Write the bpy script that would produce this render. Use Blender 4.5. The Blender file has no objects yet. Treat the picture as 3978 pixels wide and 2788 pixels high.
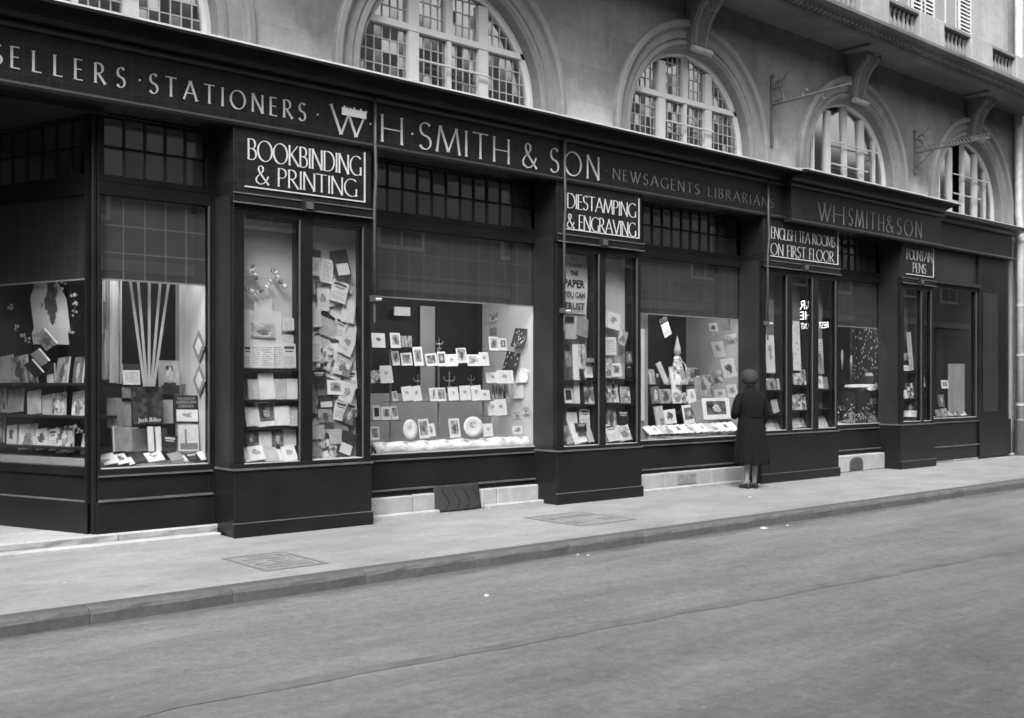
import bpy, bmesh, math, random
from mathutils import Vector, Matrix
random.seed(7)
R = math.radians
C = bpy.context.scene.collection
SC = bpy.context.scene
# ---------------------------------------------------------------- camera
F, A, HY, H, D = 4086., .7106, 1488.4, 1.455, 9.2      # calibrated from the photograph (pixels of 3978x2788)
cam = bpy.data.cameras.new('camera'); camo = bpy.data.objects.new('camera', cam); C.objects.link(camo)
cam.sensor_width = 36; cam.lens = 36 * F / 3978.; cam.shift_y = (HY - 1394) / 3978.
cam.clip_end = 500; camo.location = (0, -D, H); camo.rotation_euler = (R(90), 0, -A)
SC.camera = camo
# ---------------------------------------------------------------- world, sun, exposure
W = bpy.data.worlds.new('World'); SC.world = W; W.use_nodes = True
nt = W.node_tree; nt.nodes.clear()
sky = nt.nodes.new('ShaderNodeTexSky'); sky.sky_type = 'NISHITA'; sky.sun_disc = False
SUN_EL, SUN_AZ = 50, -45                     # azimuth: degrees from the facade's outward normal, minus = towards the entrance end
sky.sun_elevation = R(SUN_EL); sky.sun_rotation = R(180 + SUN_AZ * -1)
sky.air_density = 1.6; sky.dust_density = 6
bw = nt.nodes.new('ShaderNodeRGBToBW'); bg = nt.nodes.new('ShaderNodeBackground'); wo = nt.nodes.new('ShaderNodeOutputWorld')
nt.links.new(sky.outputs[0], bw.inputs[0]); nt.links.new(bw.outputs[0], bg.inputs[0]); nt.links.new(bg.outputs[0], wo.inputs[0])
bg.inputs[1].default_value = .12
sl = bpy.data.lights.new('sun', 'SUN'); so = bpy.data.objects.new('sun', sl); C.objects.link(so)
sl.energy = 1.5; sl.angle = R(22); sl.color = (1, 1, 1)
sd = Vector((math.sin(R(SUN_AZ)) * math.cos(R(SUN_EL)), -math.cos(R(SUN_AZ)) * math.cos(R(SUN_EL)), math.sin(R(SUN_EL))))
so.rotation_euler = sd.to_track_quat('Z', 'Y').to_euler()
SC.view_settings.view_transform = 'Standard'; SC.view_settings.look = 'None'
SC.view_settings.exposure = 1.75; SC.view_settings.gamma = 1
# ---------------------------------------------------------------- pixel helpers
def ray(x, y):
    u = (x - 1989) / F; v = (HY - y) / F
    return Vector((math.sin(A) + u * math.cos(A), math.cos(A) - u * math.sin(A), v))
CAM = Vector((0, -D, H))
def P(x, y, Y=0.):                            # pixel -> (X, Z) on the plane Y
    d = ray(x, y); t = (D + Y) / d.y
    return d.x * t, H + d.z * t
class Frame:                                   # a vertical plane: origin, direction of its local x axis
    def __init__(s, o, ang): s.o = Vector((o[0], o[1], 0)); s.ang = ang; s.ux = Vector((math.cos(ang), math.sin(ang), 0)); s.n = Vector((math.sin(ang), -math.cos(ang), 0))
    def at(s, x, y, off=0):                    # off: metres towards the viewer side
        d = ray(x, y); p0 = s.o + s.n * off; t = (p0 - CAM).dot(s.n) / d.dot(s.n)
        return CAM + d * t
def fac(Y): return Frame((0, Y), 0)
def zm(ox, oy, sc): return lambda x, y: (ox + x * sc, oy + y * sc)
zA = zm(0, 1250, .43554); zB = zm(800, 650, .43505); zC = zm(800, 1300, .4972); zD = zm(1400, 1200, .4972); zE = zm(2100, 1200, .4972)
zF = zm(2750, 1150, .53484); zG = zm(0, 650, .43554); zI = zm(2100, 650, .40404); zJ = zm(2900, 600, .4695); zK = zm(0, 0, .43554)
zL = zm(1200, 0, .43554); zM = zm(2200, 0, .43554); zN = zm(2978, 0, .43554)
# ---------------------------------------------------------------- materials
def newmat(name):
    m = bpy.data.materials.new(name); m.use_nodes = True; n = m.node_tree
    return m, n, n.nodes['Principled BSDF']
def N(n, t, **kw):
    o = n.nodes.new('ShaderNode' + t)
    for k, v in kw.items():
        if isinstance(k, str) and hasattr(o, k): setattr(o, k, v)
    return o
def ramp(n, src, stops):
    r = N(n, 'ValToRGB'); e = r.color_ramp.elements
    while len(e) < len(stops): e.new(.5)
    for i, (p, v) in enumerate(stops): e[i].position = p; e[i].color = (v, v, v, 1)
    n.links.new(src, r.inputs[0]); return r.outputs[0]
def coords(n, kind='Object', scale=None, rnd=False):
    tc = N(n, 'TexCoord'); o = tc.outputs[kind]
    if scale or rnd:
        mp = N(n, 'Mapping'); n.links.new(o, mp.inputs[0])
        if scale: mp.inputs['Scale'].default_value = scale
        if rnd:
            oi = N(n, 'ObjectInfo'); mu = N(n, 'Math', operation='MULTIPLY'); mu.inputs[1].default_value = 97.
            n.links.new(oi.outputs['Random'], mu.inputs[0]); n.links.new(mu.outputs[0], mp.inputs['Location'])
        o = mp.outputs[0]
    return o
def noise(n, vec, scale, detail=4, rough=.6):
    t = N(n, 'TexNoise'); t.inputs['Scale'].default_value = scale; t.inputs['Detail'].default_value = detail; t.inputs['Roughness'].default_value = rough
    n.links.new(vec, t.inputs['Vector']); return t.outputs['Fac']
def mul(n, a, b, op='MULTIPLY', clamp=False):
    m = N(n, 'Math', operation=op); m.use_clamp = clamp
    for i, s in enumerate((a, b)):
        if s is None: continue
        if isinstance(s, (int, float)): m.inputs[i].default_value = s
        else: n.links.new(s, m.inputs[i])
    return m.outputs[0]
def bump(n, p, h, strength, dist=.01):
    b = N(n, 'Bump'); b.inputs['Strength'].default_value = strength; b.inputs['Distance'].default_value = dist
    n.links.new(h, b.inputs['Height']); n.links.new(b.outputs[0], p.inputs['Normal'])
def simple(name, v, rough=.6, var=.15, scale=6., bmp=0, spec=.5, metal=0, kind='Object'):
    m, n, p = newmat(name); vec = coords(n, kind)
    f = noise(n, vec, scale, 5)
    n.links.new(ramp(n, f, [(.25, v * (1 - var)), (.75, v * (1 + var))]), p.inputs['Base Color'])
    p.inputs['Roughness'].default_value = rough; p.inputs['Specular IOR Level'].default_value = spec; p.inputs['Metallic'].default_value = metal
    if bmp: bump(n, p, noise(n, vec, scale * 6, 4), bmp)
    return m
MT = {}
def black_paint():
    m, n, p = newmat('black_paint'); vec = coords(n)
    f = noise(n, vec, 2.2, 6, .65); g = noise(n, vec, 5, 4)
    n.links.new(ramp(n, f, [(.3, .006), (.7, .0125)]), p.inputs['Base Color'])
    n.links.new(ramp(n, g, [(.2, .27), (.8, .33)]), p.inputs['Roughness']); p.inputs['Specular IOR Level'].default_value = .26
    return m
MT['black'] = black_paint()
MT['black2'] = simple('dull_black_paint', .013, .45, .4, 3)
MT['edge'] = simple('highlight_black_edge', .07, .5, .4, 6)  # black moulding paint lightened to carry the top-lit highlight lines
def sign_glass():
    m, n, p = newmat('black_sign_glass'); vec = coords(n, 'Object')
    b = N(n, 'TexBrick'); b.offset = 0; n.links.new(N(n, 'Mapping').outputs[0], b.inputs['Vector'])
    mp = b.inputs['Vector'].links[0].from_node; mp.inputs['Rotation'].default_value = (R(90), 0, 0); n.links.new(vec, mp.inputs[0])
    b.inputs['Scale'].default_value = 1; b.inputs['Brick Width'].default_value = .1; b.inputs['Row Height'].default_value = .125; b.inputs['Mortar Size'].default_value = .004
    b.inputs['Color1'].default_value = (.009,) * 3 + (1,); b.inputs['Color2'].default_value = (.013,) * 3 + (1,); b.inputs['Mortar'].default_value = (.021,) * 3 + (1,)
    n.links.new(b.outputs['Color'], p.inputs['Base Color']); p.inputs['Roughness'].default_value = .3; p.inputs['Specular IOR Level'].default_value = .3; return m
MT['signglass'] = sign_glass()
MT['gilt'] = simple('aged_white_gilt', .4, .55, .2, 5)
MT['gilt2'] = simple('mid_gilt', .17, .55, .25, 5)  # darker tone of the lettering gilt
MT['gilt3'] = simple('dark_gilt', .125, .55, .25, 5)  # darkest tone of the lettering gilt
MT['white_letter'] = simple('white_lettering', .42, .5, .1, 8)
MT['cream'] = simple('cream_lettering', .33, .5, .12, 8)
MT['white_paint'] = simple('white_window_paint', .37, .5, .08, 5)
MT['lead'] = simple('lead_came', .26, .5, .2, 20)
MT['flash'] = simple('zinc_flashing', .36, .5, .3, 5)
MT['iron'] = simple('wrought_iron', .06, .6, .3, 12)
MT['pipe'] = simple('grey_painted_pipe', .055, .5, .25, 9)
MT['zincpipe'] = simple('zinc_pipe', .3, .5, .25, 6)
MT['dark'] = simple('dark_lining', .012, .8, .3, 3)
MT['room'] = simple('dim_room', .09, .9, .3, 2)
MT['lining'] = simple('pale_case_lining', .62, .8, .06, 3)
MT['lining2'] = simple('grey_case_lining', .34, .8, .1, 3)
MT['greyboard'] = simple('grey_board', .2, .8, .2, 3)
MT['paper'] = simple('white_paper', .82, .8, .04, 12, kind='Generated')
MT['drape'] = simple('dark_drape', .018, .9, .4, 5)
MT['shelf'] = simple('dark_shelf_wood', .02, .5, .3, 6)
MT['brass'] = simple('brass_rod', .35, .35, .2, 10, metal=.6)
MT['wool'] = simple('dark_wool_coat', .0045, .95, .35, 14, bmp=.5, spec=.15)
MT['felt'] = simple('grey_felt_hat', .028, .9, .25, 14, spec=.2)
MT['leather'] = simple('black_leather', .012, .4, .2, 9)
MT['skin'] = simple('stocking_skin', .2, .55, .1, 9)
MT['hair'] = simple('dark_hair', .02, .6, .4, 40)
def glass(name, tint=.92, base=.05, rough=.01):
    m = bpy.data.materials.new(name); m.use_nodes = True; n = m.node_tree; n.nodes.clear()
    o = N(n, 'OutputMaterial'); mx = N(n, 'MixShader'); tr = N(n, 'BsdfTransparent'); gl = N(n, 'BsdfGlossy'); lw = N(n, 'LayerWeight')
    lw.inputs[0].default_value = .5; tr.inputs[0].default_value = (tint, tint, tint, 1); gl.inputs['Roughness'].default_value = rough
    f = mul(n, mul(n, mul(n, lw.outputs['Facing'], 5, 'POWER'), .95), base, 'ADD', True)
    n.links.new(f, mx.inputs[0]); n.links.new(tr.outputs[0], mx.inputs[1]); n.links.new(gl.outputs[0], mx.inputs[2]); n.links.new(mx.outputs[0], o.inputs[0])
    return m
MT['glass'] = glass('shop_glass', .92, .13, .004)
MT['oldglass'] = glass('old_window_glass', .75, .36, .1)
MT['shelfglass'] = glass('shelf_glass', .8, .08, .02)
def stone(name, lo, hi, stain=True):
    m, n, p = newmat(name); vec = coords(n)
    a = noise(n, vec, .9, 8, .62); b = noise(n, vec, 9, 5); st = noise(n, coords(n, 'Object', (3.2, 3.2, .35)), 1.6, 6, .6)
    v = ramp(n, a, [(.3, lo), (.7, hi)])
    t = mul(n, v, ramp(n, b, [(.2, .86), (.8, 1.1)])); t = mul(n, t, ramp(n, st, [(.3, .9), (.62, 1.04)]))
    if stain:                                   # rain-washed pale band above the shop cornice
        sx = N(n, 'SeparateXYZ'); n.links.new(vec, sx.inputs[0])
        hgt = mul(n, sx.outputs[2], mul(n, a, 1.1), 'SUBTRACT')
        w = N(n, 'MapRange'); w.inputs[1].default_value = 4.05; w.inputs[2].default_value = 4.75; w.inputs[3].default_value = .17; w.inputs[4].default_value = 0
        n.links.new(hgt, w.inputs[0]); t = mul(n, t, w.outputs[0], 'ADD')
        bk = N(n, 'TexBrick'); mp = N(n, 'Mapping'); mp.inputs['Rotation'].default_value = (R(90), 0, 0); n.links.new(vec, mp.inputs[0]); n.links.new(mp.outputs[0], bk.inputs[0])
        bk.inputs['Scale'].default_value = 1; bk.inputs['Brick Width'].default_value = 1.25; bk.inputs['Row Height'].default_value = .46; bk.inputs['Mortar Size'].default_value = .006; bk.inputs['Mortar Smooth'].default_value = .5
        bk.inputs['Color1'].default_value = (1, 1, 1, 1); bk.inputs['Color2'].default_value = (.86, .86, .86, 1); bk.inputs['Mortar'].default_value = (.8, .8, .8, 1)
        t = mul(n, t, bk.outputs['Color'])
    n.links.new(t, p.inputs['Base Color']); p.inputs['Roughness'].default_value = .9; p.inputs['Specular IOR Level'].default_value = .2
    bump(n, p, b, .6, .015); return m
MT['stone'] = stone('sooty_limestone', .095, .18)
MT['stone2'] = stone('limestone_trim', .115, .18, False)
MT['shaded_soot_stone'] = stone('shade_and_soot_trim', .07, .13, False)  # sooty trim, colour darkened further to carry the shade under the ledge
MT['pale_stone'] = stone('pale_limestone', .2, .3, False)
MT['plinth'] = stone('scuffed_plinth_stone', .2, .36, False)
def ground(name, lo, hi, fine, bmpv, streak, gutter=None):
    m, n, p = newmat(name); vec = coords(n)
    a = noise(n, vec, .45, 8, .62); b = noise(n, vec, 16, 10, .85); c = noise(n, coords(n, 'Object', streak), 2.6, 8, .7); s_ = noise(n, vec, 3.2, 8, .72); q = noise(n, coords(n, 'Object', (.35, 1.1, 1)), 1.1, 6, .7)
    t = ramp(n, a, [(.3, lo), (.7, hi)]); t = mul(n, t, ramp(n, b, [(.25, 1 - fine), (.75, 1 + fine)])); t = mul(n, t, ramp(n, c, [(.3, .8), (.7, 1.16)]))
    t = mul(n, t, ramp(n, s_, [(.26, .7), (.42, 1), (.58, 1), (.74, 1.28)])); t = mul(n, t, ramp(n, q, [(.34, .84), (.5, 1), (.68, 1.1)]))
    sp = N(n, 'TexVoronoi'); sp.inputs['Scale'].default_value = 1.7; n.links.new(vec, sp.inputs['Vector'])       # pale chips and dark spots
    t = mul(n, t, ramp(n, sp.outputs['Distance'], [(.022, 1.6), (.034, 1)]))
    if gutter is not None:                          # irregular damp stains collected along the gutter
        sx = N(n, 'SeparateXYZ'); n.links.new(vec, sx.inputs[0]); dg = mul(n, mul(n, sx.outputs[1], gutter, 'SUBTRACT'), None, 'ABSOLUTE'); dg = mul(n, dg, mul(n, noise(n, coords(n, 'Object', (.6, 1, 1)), 2.2, 5, .6), .75), 'SUBTRACT')
        t = mul(n, t, ramp(n, mul(n, dg, .5, 'ADD'), [(.2, .62), (.34, 1)]))
    n.links.new(t, p.inputs['Base Color']); p.inputs['Roughness'].default_value = .85; p.inputs['Specular IOR Level'].default_value = .25
    bump(n, p, b, bmpv, .006); return m
MT['road'] = ground('worn_asphalt_road', .096, .124, .42, .7, (.22, 1.6, 1), -2.3)
MT['pave'] = ground('pale_asphalt_pavement', .156, .192, .26, .4, (.5, 1, 1))
MT['kerb'] = ground('granite_kerb', .05, .085, .3, .8, (1, 1, 1))
MT['seam'] = simple('tar_seam', .078, .85, .35, 6)
MT['manrim'] = simple('worn_iron_rim', .105, .7, .3, 14)
MT['manhole'] = simple('worn_cast_iron', .15, .7, .35, 14, bmp=.5)
def blindmat(name, v, lv):                          # checked fabric roller blind: lines every 0.2 m x 0.25 m
    m, n, p = newmat(name); vec = coords(n); sx = N(n, 'SeparateXYZ'); n.links.new(vec, sx.inputs[0])
    def line(src, per, off, wd):
        fr = mul(n, mul(n, mul(n, src, off, 'ADD'), per, 'DIVIDE'), None, 'FRACT'); d = mul(n, mul(n, fr, .5, 'SUBTRACT'), None, 'ABSOLUTE')
        return mul(n, d, wd / per / 2, 'LESS_THAN')
    lx = line(sx.outputs[0], .2, .1, .011); lz = line(sx.outputs[2], .25, .225, .009)
    f = mul(n, lx, lz, 'MAXIMUM'); g = noise(n, vec, 3, 4)
    base = ramp(n, g, [(.3, v * .8), (.7, v * 1.2)]); mx = N(n, 'MixRGB'); n.links.new(f, mx.inputs[0]); n.links.new(base, mx.inputs[1]); mx.inputs[2].default_value = (lv,) * 3 + (1,)
    n.links.new(mx.outputs[0], p.inputs['Base Color']); p.inputs['Roughness'].default_value = .85
    return m
MT['blind'] = blindmat('checked_blind', .05, .16)
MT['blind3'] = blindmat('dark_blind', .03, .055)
MT['blind2'] = blindmat('checked_blind_faded', .045, .085)
# --- printed covers: everything in generated coordinates, each object its own random offset
def cover(name, lo, hi, scale, contrast=.18, margin=None, mcol=.8, bars=None, barcol=.75, oval=None, voro=False, blocks=0, aniso=(1, 1, 1), lines=None, linecol=.3):
    m, n, p = newmat(name); g = coords(n, 'Generated'); gr = coords(n, 'Generated', aniso, True); sx = N(n, 'SeparateXYZ'); n.links.new(g, sx.inputs[0]); X, Z = sx.outputs[0], sx.outputs[2]
    if voro:
        vt = N(n, 'TexVoronoi'); vt.inputs['Scale'].default_value = scale; n.links.new(gr, vt.inputs['Vector']); f = vt.outputs['Distance']
        col = ramp(n, f, [(.18, lo), (.32, hi)])
    else:
        f = noise(n, gr, scale, 6, .55)
        if blocks:                                # printed layout: patches of tone, broken by shapes
            vt = N(n, 'TexVoronoi', distance='CHEBYCHEV'); vt.inputs['Scale'].default_value = blocks; n.links.new(gr, vt.inputs['Vector']); cv_ = N(n, 'RGBToBW'); n.links.new(vt.outputs['Color'], cv_.inputs[0])
            f = mul(n, mul(n, cv_.outputs[0], .62), mul(n, f, .38), 'ADD')
        col = ramp(n, f, [(.5 - contrast, lo), (.5 + contrast, hi)])
    def mix(fac, a, v):
        x = N(n, 'MixRGB'); n.links.new(fac, x.inputs[0]); n.links.new(a, x.inputs[1])
        if isinstance(v, (int, float)): x.inputs[2].default_value = (v, v, v, 1)
        else: n.links.new(v, x.inputs[2])
        return x.outputs[0]
    def band(s, a, b): return mul(n, mul(n, s, a, 'GREATER_THAN'), mul(n, s, b, 'LESS_THAN'))
    if lines:                                    # rows of print
        per, amt = lines; fr = mul(n, mul(n, Z, per, 'MULTIPLY'), None, 'FRACT'); nz = noise(n, coords(n, 'Generated', (9, 1, per), True), 1.3, 2)
        w = mul(n, mul(n, mul(n, fr, .45, 'LESS_THAN'), mul(n, nz, .45, 'GREATER_THAN')), band(X, .12, .88)); w = mul(n, w, band(Z, amt[0], amt[1])); col = mix(w, col, linecol)
    if bars:
        for (x0, x1, z0, z1) in bars: col = mix(mul(n, band(X, x0, x1), band(Z, z0, z1)), col, barcol)
    if oval:
        cx, cz, rx, rz, ov = oval
        d = mul(n, mul(n, mul(n, mul(n, X, cx, 'SUBTRACT'), rx, 'DIVIDE'), 2, 'POWER'), mul(n, mul(n, mul(n, Z, cz, 'SUBTRACT'), rz, 'DIVIDE'), 2, 'POWER'), 'ADD')
        d = mul(n, d, mul(n, noise(n, gr, 5.5, 5), 3.2), 'ADD'); col = mix(mul(n, d, 2.15, 'LESS_THAN'), col, ramp(n, noise(n, gr, 9, 4), [(.35, ov), (.65, ov * 2.6)]))
    if margin:
        inn = mul(n, band(X, margin, 1 - margin), band(Z, margin * .8, 1 - margin * .8)); col = mix(mul(n, 1, inn, 'SUBTRACT'), col, mcol)
    n.links.new(col, p.inputs['Base Color']); p.inputs['Roughness'].default_value = .6; p.inputs['Specular IOR Level'].default_value = .3
    return m
CV = {
 'w': (cover('cover_plain_white', .7, .84, 2), 'plain white'), 'm': (cover('cover_mid_grey', .22, .34, 3), 'plain grey'), 'd': (cover('cover_dark', .02, .05, 3), 'plain dark'),
 'l': (cover('cover_light_grey', .42, .58, 2.5), 'pale grey'),
 't': (cover('cover_text', .74, .84, 2, lines=(11, (.1, .9))), 'white printed'), 'tt': (cover('cover_title', .66, .82, 3, bars=[(.12, .88, .78, .9), (.2, .8, .66, .72)], barcol=.08, lines=(14, (.1, .5))), 'white dark-titled'),
 'p': (cover('cover_photo', .06, .62, 2.6, .2, oval=(.5, .45, .3, .42, .05)), 'picture-covered'), 'pd': (cover('cover_dark_photo', .02, .26, 2.6, .2, oval=(.52, .5, .25, .4, .3)), 'dark pictorial'), 'pl': (cover('cover_light_photo', .3, .82, 2.4, .18, blocks=3.0, lines=(13, (.62, .9)), oval=(.5, .38, .34, .3, .12)), 'pale pictorial'),
 'b': (cover('cover_busy', .04, .8, 5, .2, blocks=4.5), 'busily patterned'), 'dt': (cover('cover_dark_title', .02, .05, 3, bars=[(.15, .85, .74, .86), (.22, .78, .62, .68)], barcol=.62), 'dark white-titled'),
 'dw': (cover('cover_dark_window', .03, .07, 4, bars=[(.15, .92, .08, .5)], barcol=.72), 'dark cover with a white panel on'),
 'wd': (cover('cover_white_darktop', .7, .82, 3, bars=[(0, 1, .7, 1)], barcol=.05, lines=(14, (.1, .6))), 'dark-topped white'),
 'v': (cover('cover_vignette', .72, .84, 2, oval=(.5, .55, .3, .28, .2)), 'white vignette'), 'vd': (cover('cover_dark_vignette', .74, .84, 2, oval=(.5, .56, .34, .34, .07)), 'white dark-vignetted'),
 'f': (cover('cover_floral', .2, .8, 7, voro=True), 'floral'), 'fd': (cover('cover_dark_floral', .75, .05, 5.5, voro=True), 'dark ring-patterned'),
 's': (cover('cover_spines', .04, .7, 3, .1, aniso=(8, 1, .5)), 'row of dark-spined'), 'mb': (cover('cover_grey_busy', .1, .42, 3, .2, blocks=3.5), 'mottled grey'),
 'db': (cover('cover_dark_busy', .02, .09, 6, .2, blocks=7), 'dark densely patterned'),
 'port': (cover('cover_portrait', .3, .5, 3, .2, bars=[(.1, .98, .0, .26), (.22, .82, .24, .34), (.36, .7, .7, .84)], barcol=.03, oval=(.53, .56, .2, .26, .3)), 'portrait-covered'), 'tow': (cover('cover_tower', .6, .8, 4, bars=[(.3, .4, .1, .82), (.05, .95, .05, .3)], barcol=.22), 'tower-pictured'),
}
# ---------------------------------------------------------------- mesh helpers
def link(name, me, mat=None, parent=None, loc=None):
    o = bpy.data.objects.new(name, me); C.objects.link(o)
    if mat is not None and me is not None:
        if not me.materials: me.materials.append(MT[mat] if isinstance(mat, str) else mat)
    if parent is not None: o.parent = parent
    if loc is not None: o.location = loc
    return o
class MB:
    def __init__(s): s.v = []; s.f = []
    def quadstrip(s, rings, closed=True, cap=True):
        b = len(s.v); n = len(rings[0])
        for r in rings: s.v += [tuple(p) for p in r]
        for i in range(len(rings) - 1):
            for j in range(n if closed else n - 1):
                k = (j + 1) % n; s.f.append((b + i * n + j, b + i * n + k, b + (i + 1) * n + k, b + (i + 1) * n + j))
        if cap and closed: s.f.append(tuple(b + j for j in range(n))[::-1]); s.f.append(tuple(b + (len(rings) - 1) * n + j for j in range(n)))
        return s
    def box(s, x0, x1, y0, y1, z0, z1):
        b = len(s.v); s.v += [(x0, y0, z0), (x1, y0, z0), (x1, y1, z0), (x0, y1, z0), (x0, y0, z1), (x1, y0, z1), (x1, y1, z1), (x0, y1, z1)]
        s.f += [tuple(b + i for i in q) for q in ((3, 2, 1, 0), (4, 5, 6, 7), (0, 1, 5, 4), (1, 2, 6, 5), (2, 3, 7, 6), (3, 0, 4, 7))]; return s
    def prism_x(s, prof, x0, x1):                # closed profile of (y, z) swept along x
        return s.quadstrip([[(x0, y, z) for y, z in prof], [(x1, y, z) for y, z in prof]])
    def tube(s, pts, r, n=8, taper=None):
        pts = [Vector(p) for p in pts]; rings = []; up = Vector((0, 0, 1))
        for i, p in enumerate(pts):
            d = (pts[min(i + 1, len(pts) - 1)] - pts[max(i - 1, 0)]).normalized()
            a = d.cross(up if abs(d.z) < .95 else Vector((0, 1, 0))).normalized(); b = d.cross(a).normalized()
            rr = r if taper is None else r * (1 + (taper - 1) * i / (len(pts) - 1))
            rings.append([p + (a * math.cos(2 * math.pi * k / n) + b * math.sin(2 * math.pi * k / n)) * rr for k in range(n)])
        return s.quadstrip(rings)
    def lathe(s, prof, n=16, c=(0, 0, 0)):
        return s.quadstrip([[(c[0] + r * math.cos(2 * math.pi * k / n), c[1] + r * math.sin(2 * math.pi * k / n), c[2] + z) for k in range(n)] for r, z in prof])
    def mesh(s, name, bevel=0, smooth=False):
        me = bpy.data.meshes.new(name); me.from_pydata(s.v, [], s.f)
        bm = bmesh.new(); bm.from_mesh(me); bmesh.ops.recalc_face_normals(bm, faces=bm.faces)
        if bevel: bmesh.ops.bevel(bm, geom=[e for e in bm.edges if e.is_manifold and e.calc_face_angle(0) > .6], offset=bevel, segments=1, affect='EDGES', clamp_overlap=True)
        bm.to_mesh(me); bm.free()
        if smooth:
            for p in me.polygons: p.use_smooth = True
        return me
    def build(s, name, mat, parent=None, bevel=0, smooth=False, loc=None):
        return link(name, s.mesh(name, bevel, smooth), mat, parent, loc)
def box(name, x0, x1, y0, y1, z0, z1, mat, parent=None, bevel=0): return MB().box(x0, x1, y0, y1, z0, z1).build(name, mat, parent, bevel)
USED = {}
def tag(o, label, cat, group=None, kind=None):
    if label: o['label'] = label
    if cat: o['category'] = cat
    if group: o['group'] = group
    if kind: o['kind'] = kind
    return o
def empty(name, label, cat, loc=(0, 0, 0), group=None, rz=0):
    o = bpy.data.objects.new(name, None); C.objects.link(o); o.location = loc; o.rotation_euler = (0, 0, rz); o.empty_display_size = .1
    return tag(o, label, cat, group)
def struct(o): o['kind'] = 'structure'; return o
UNIT = MB().box(-.5, .5, -1, 0, -.5, .5).mesh('unit_board')
UNIT.materials.append(None)
def board(name, mat, parent=None):               # shares UNIT; own material per object
    o = bpy.data.objects.new(name, UNIT); C.objects.link(o); o.material_slots[0].link = 'OBJECT'; o.material_slots[0].material = mat
    if parent is not None: o.parent = parent
    return o
# ---------------------------------------------------------------- lettering: Roman capitals drawn with a broad pen
def arc(cx, cy, rx, ry, a0, a1, n=14): return [(cx + rx * math.cos(R(a0 + (a1 - a0) * i / n)), cy + ry * math.sin(R(a0 + (a1 - a0) * i / n))) for i in range(n + 1)]
GL = {
 'A': (.74, [[(.0, 0), (.37, 1)], [(.37, 1), (.74, 0)], [(.15, .36), (.6, .36)]]),
 'B': (.52, [[(.05, 0), (.05, 1)], [(.05, 1), (.24, 1)] + arc(.24, .765, .2, .235, 90, -90, 8) + [(.05, .53)], [(.24, .53)] + arc(.26, .265, .24, .265, 90, -90, 8) + [(.05, 0)]]),
 'C': (.72, [arc(.45, .5, .43, .5, 50, 310, 18)]),
 'D': (.72, [[(.05, 0), (.05, 1)], [(.05, 1), (.26, 1)] + arc(.26, .5, .44, .5, 90, -90, 14) + [(.05, 0)]]),
 'E': (.44, [[(.05, 0), (.05, 1)], [(.05, 1), (.42, 1)], [(.05, .52), (.38, .52)], [(.05, 0), (.44, 0)]]),
 'F': (.42, [[(.05, 0), (.05, 1)], [(.05, 1), (.42, 1)], [(.05, .52), (.36, .52)]]),
 'G': (.78, [arc(.45, .5, .43, .5, 50, 315, 18), [(.74, .02), (.74, .44)]]),
 'H': (.7, [[(.05, 0), (.05, 1)], [(.65, 0), (.65, 1)], [(.05, .5), (.65, .5)]]),
 'I': (.12, [[(.06, 0), (.06, 1)]]),
 'K': (.6, [[(.05, 0), (.05, 1)], [(.55, 1), (.08, .48)], [(.16, .56), (.62, 0)]]),
 'L': (.44, [[(.05, 0), (.05, 1)], [(.05, 0), (.44, 0)]]),
 'M': (.86, [[(.0, 0), (.12, 1)], [(.12, 1), (.43, .06)], [(.43, .06), (.74, 1)], [(.74, 1), (.86, 0)]]),
 'N': (.7, [[(.05, 0), (.05, 1)], [(.05, 1), (.65, 0)], [(.65, 0), (.65, 1)]]),
 'O': (.88, [arc(.44, .5, .43, .5, 90, 450, 26)]),
 'P': (.5, [[(.05, 0), (.05, 1)], [(.05, 1), (.22, 1)] + arc(.22, .74, .24, .26, 90, -90, 10) + [(.08, .48)]]),
 'R': (.58, [[(.05, 0), (.05, 1)], [(.05, 1), (.22, 1)] + arc(.22, .75, .22, .25, 90, -90, 10) + [(.1, .5)], [(.2, .5), (.58, 0)]]),
 'S': (.46, [arc(.24, .755, .19, .245, 35, 262, 12) + arc(.22, .255, .21, .255, 78, -150, 12)]),
 'T': (.6, [[(.3, 0), (.3, 1)], [(.0, 1), (.6, 1)]]),
 'U': (.68, [[(.05, 1), (.05, .32)] + arc(.34, .3, .29, .3, 180, 360, 12) + [(.63, 1)]]),
 'V': (.7, [[(.0, 1), (.36, 0)], [(.36, 0), (.7, 1)]]),
 'W': (1.0, [[(.0, 1), (.28, 0)], [(.28, 0), (.56, 1)], [(.42, 1), (.7, 0)], [(.7, 0), (1., 1)]]),
 '&': (.74, [[(.72, .46), (.62, .22), (.46, .05), (.26, 0), (.08, .1), (.05, .26), (.14, .42), (.32, .58), (.43, .74), (.42, .92), (.31, 1), (.2, .93), (.18, .78), (.26, .6), (.46, .34), (.74, 0)]]),
 ' ': (.34, []), '.': (.14, None),
}
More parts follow.
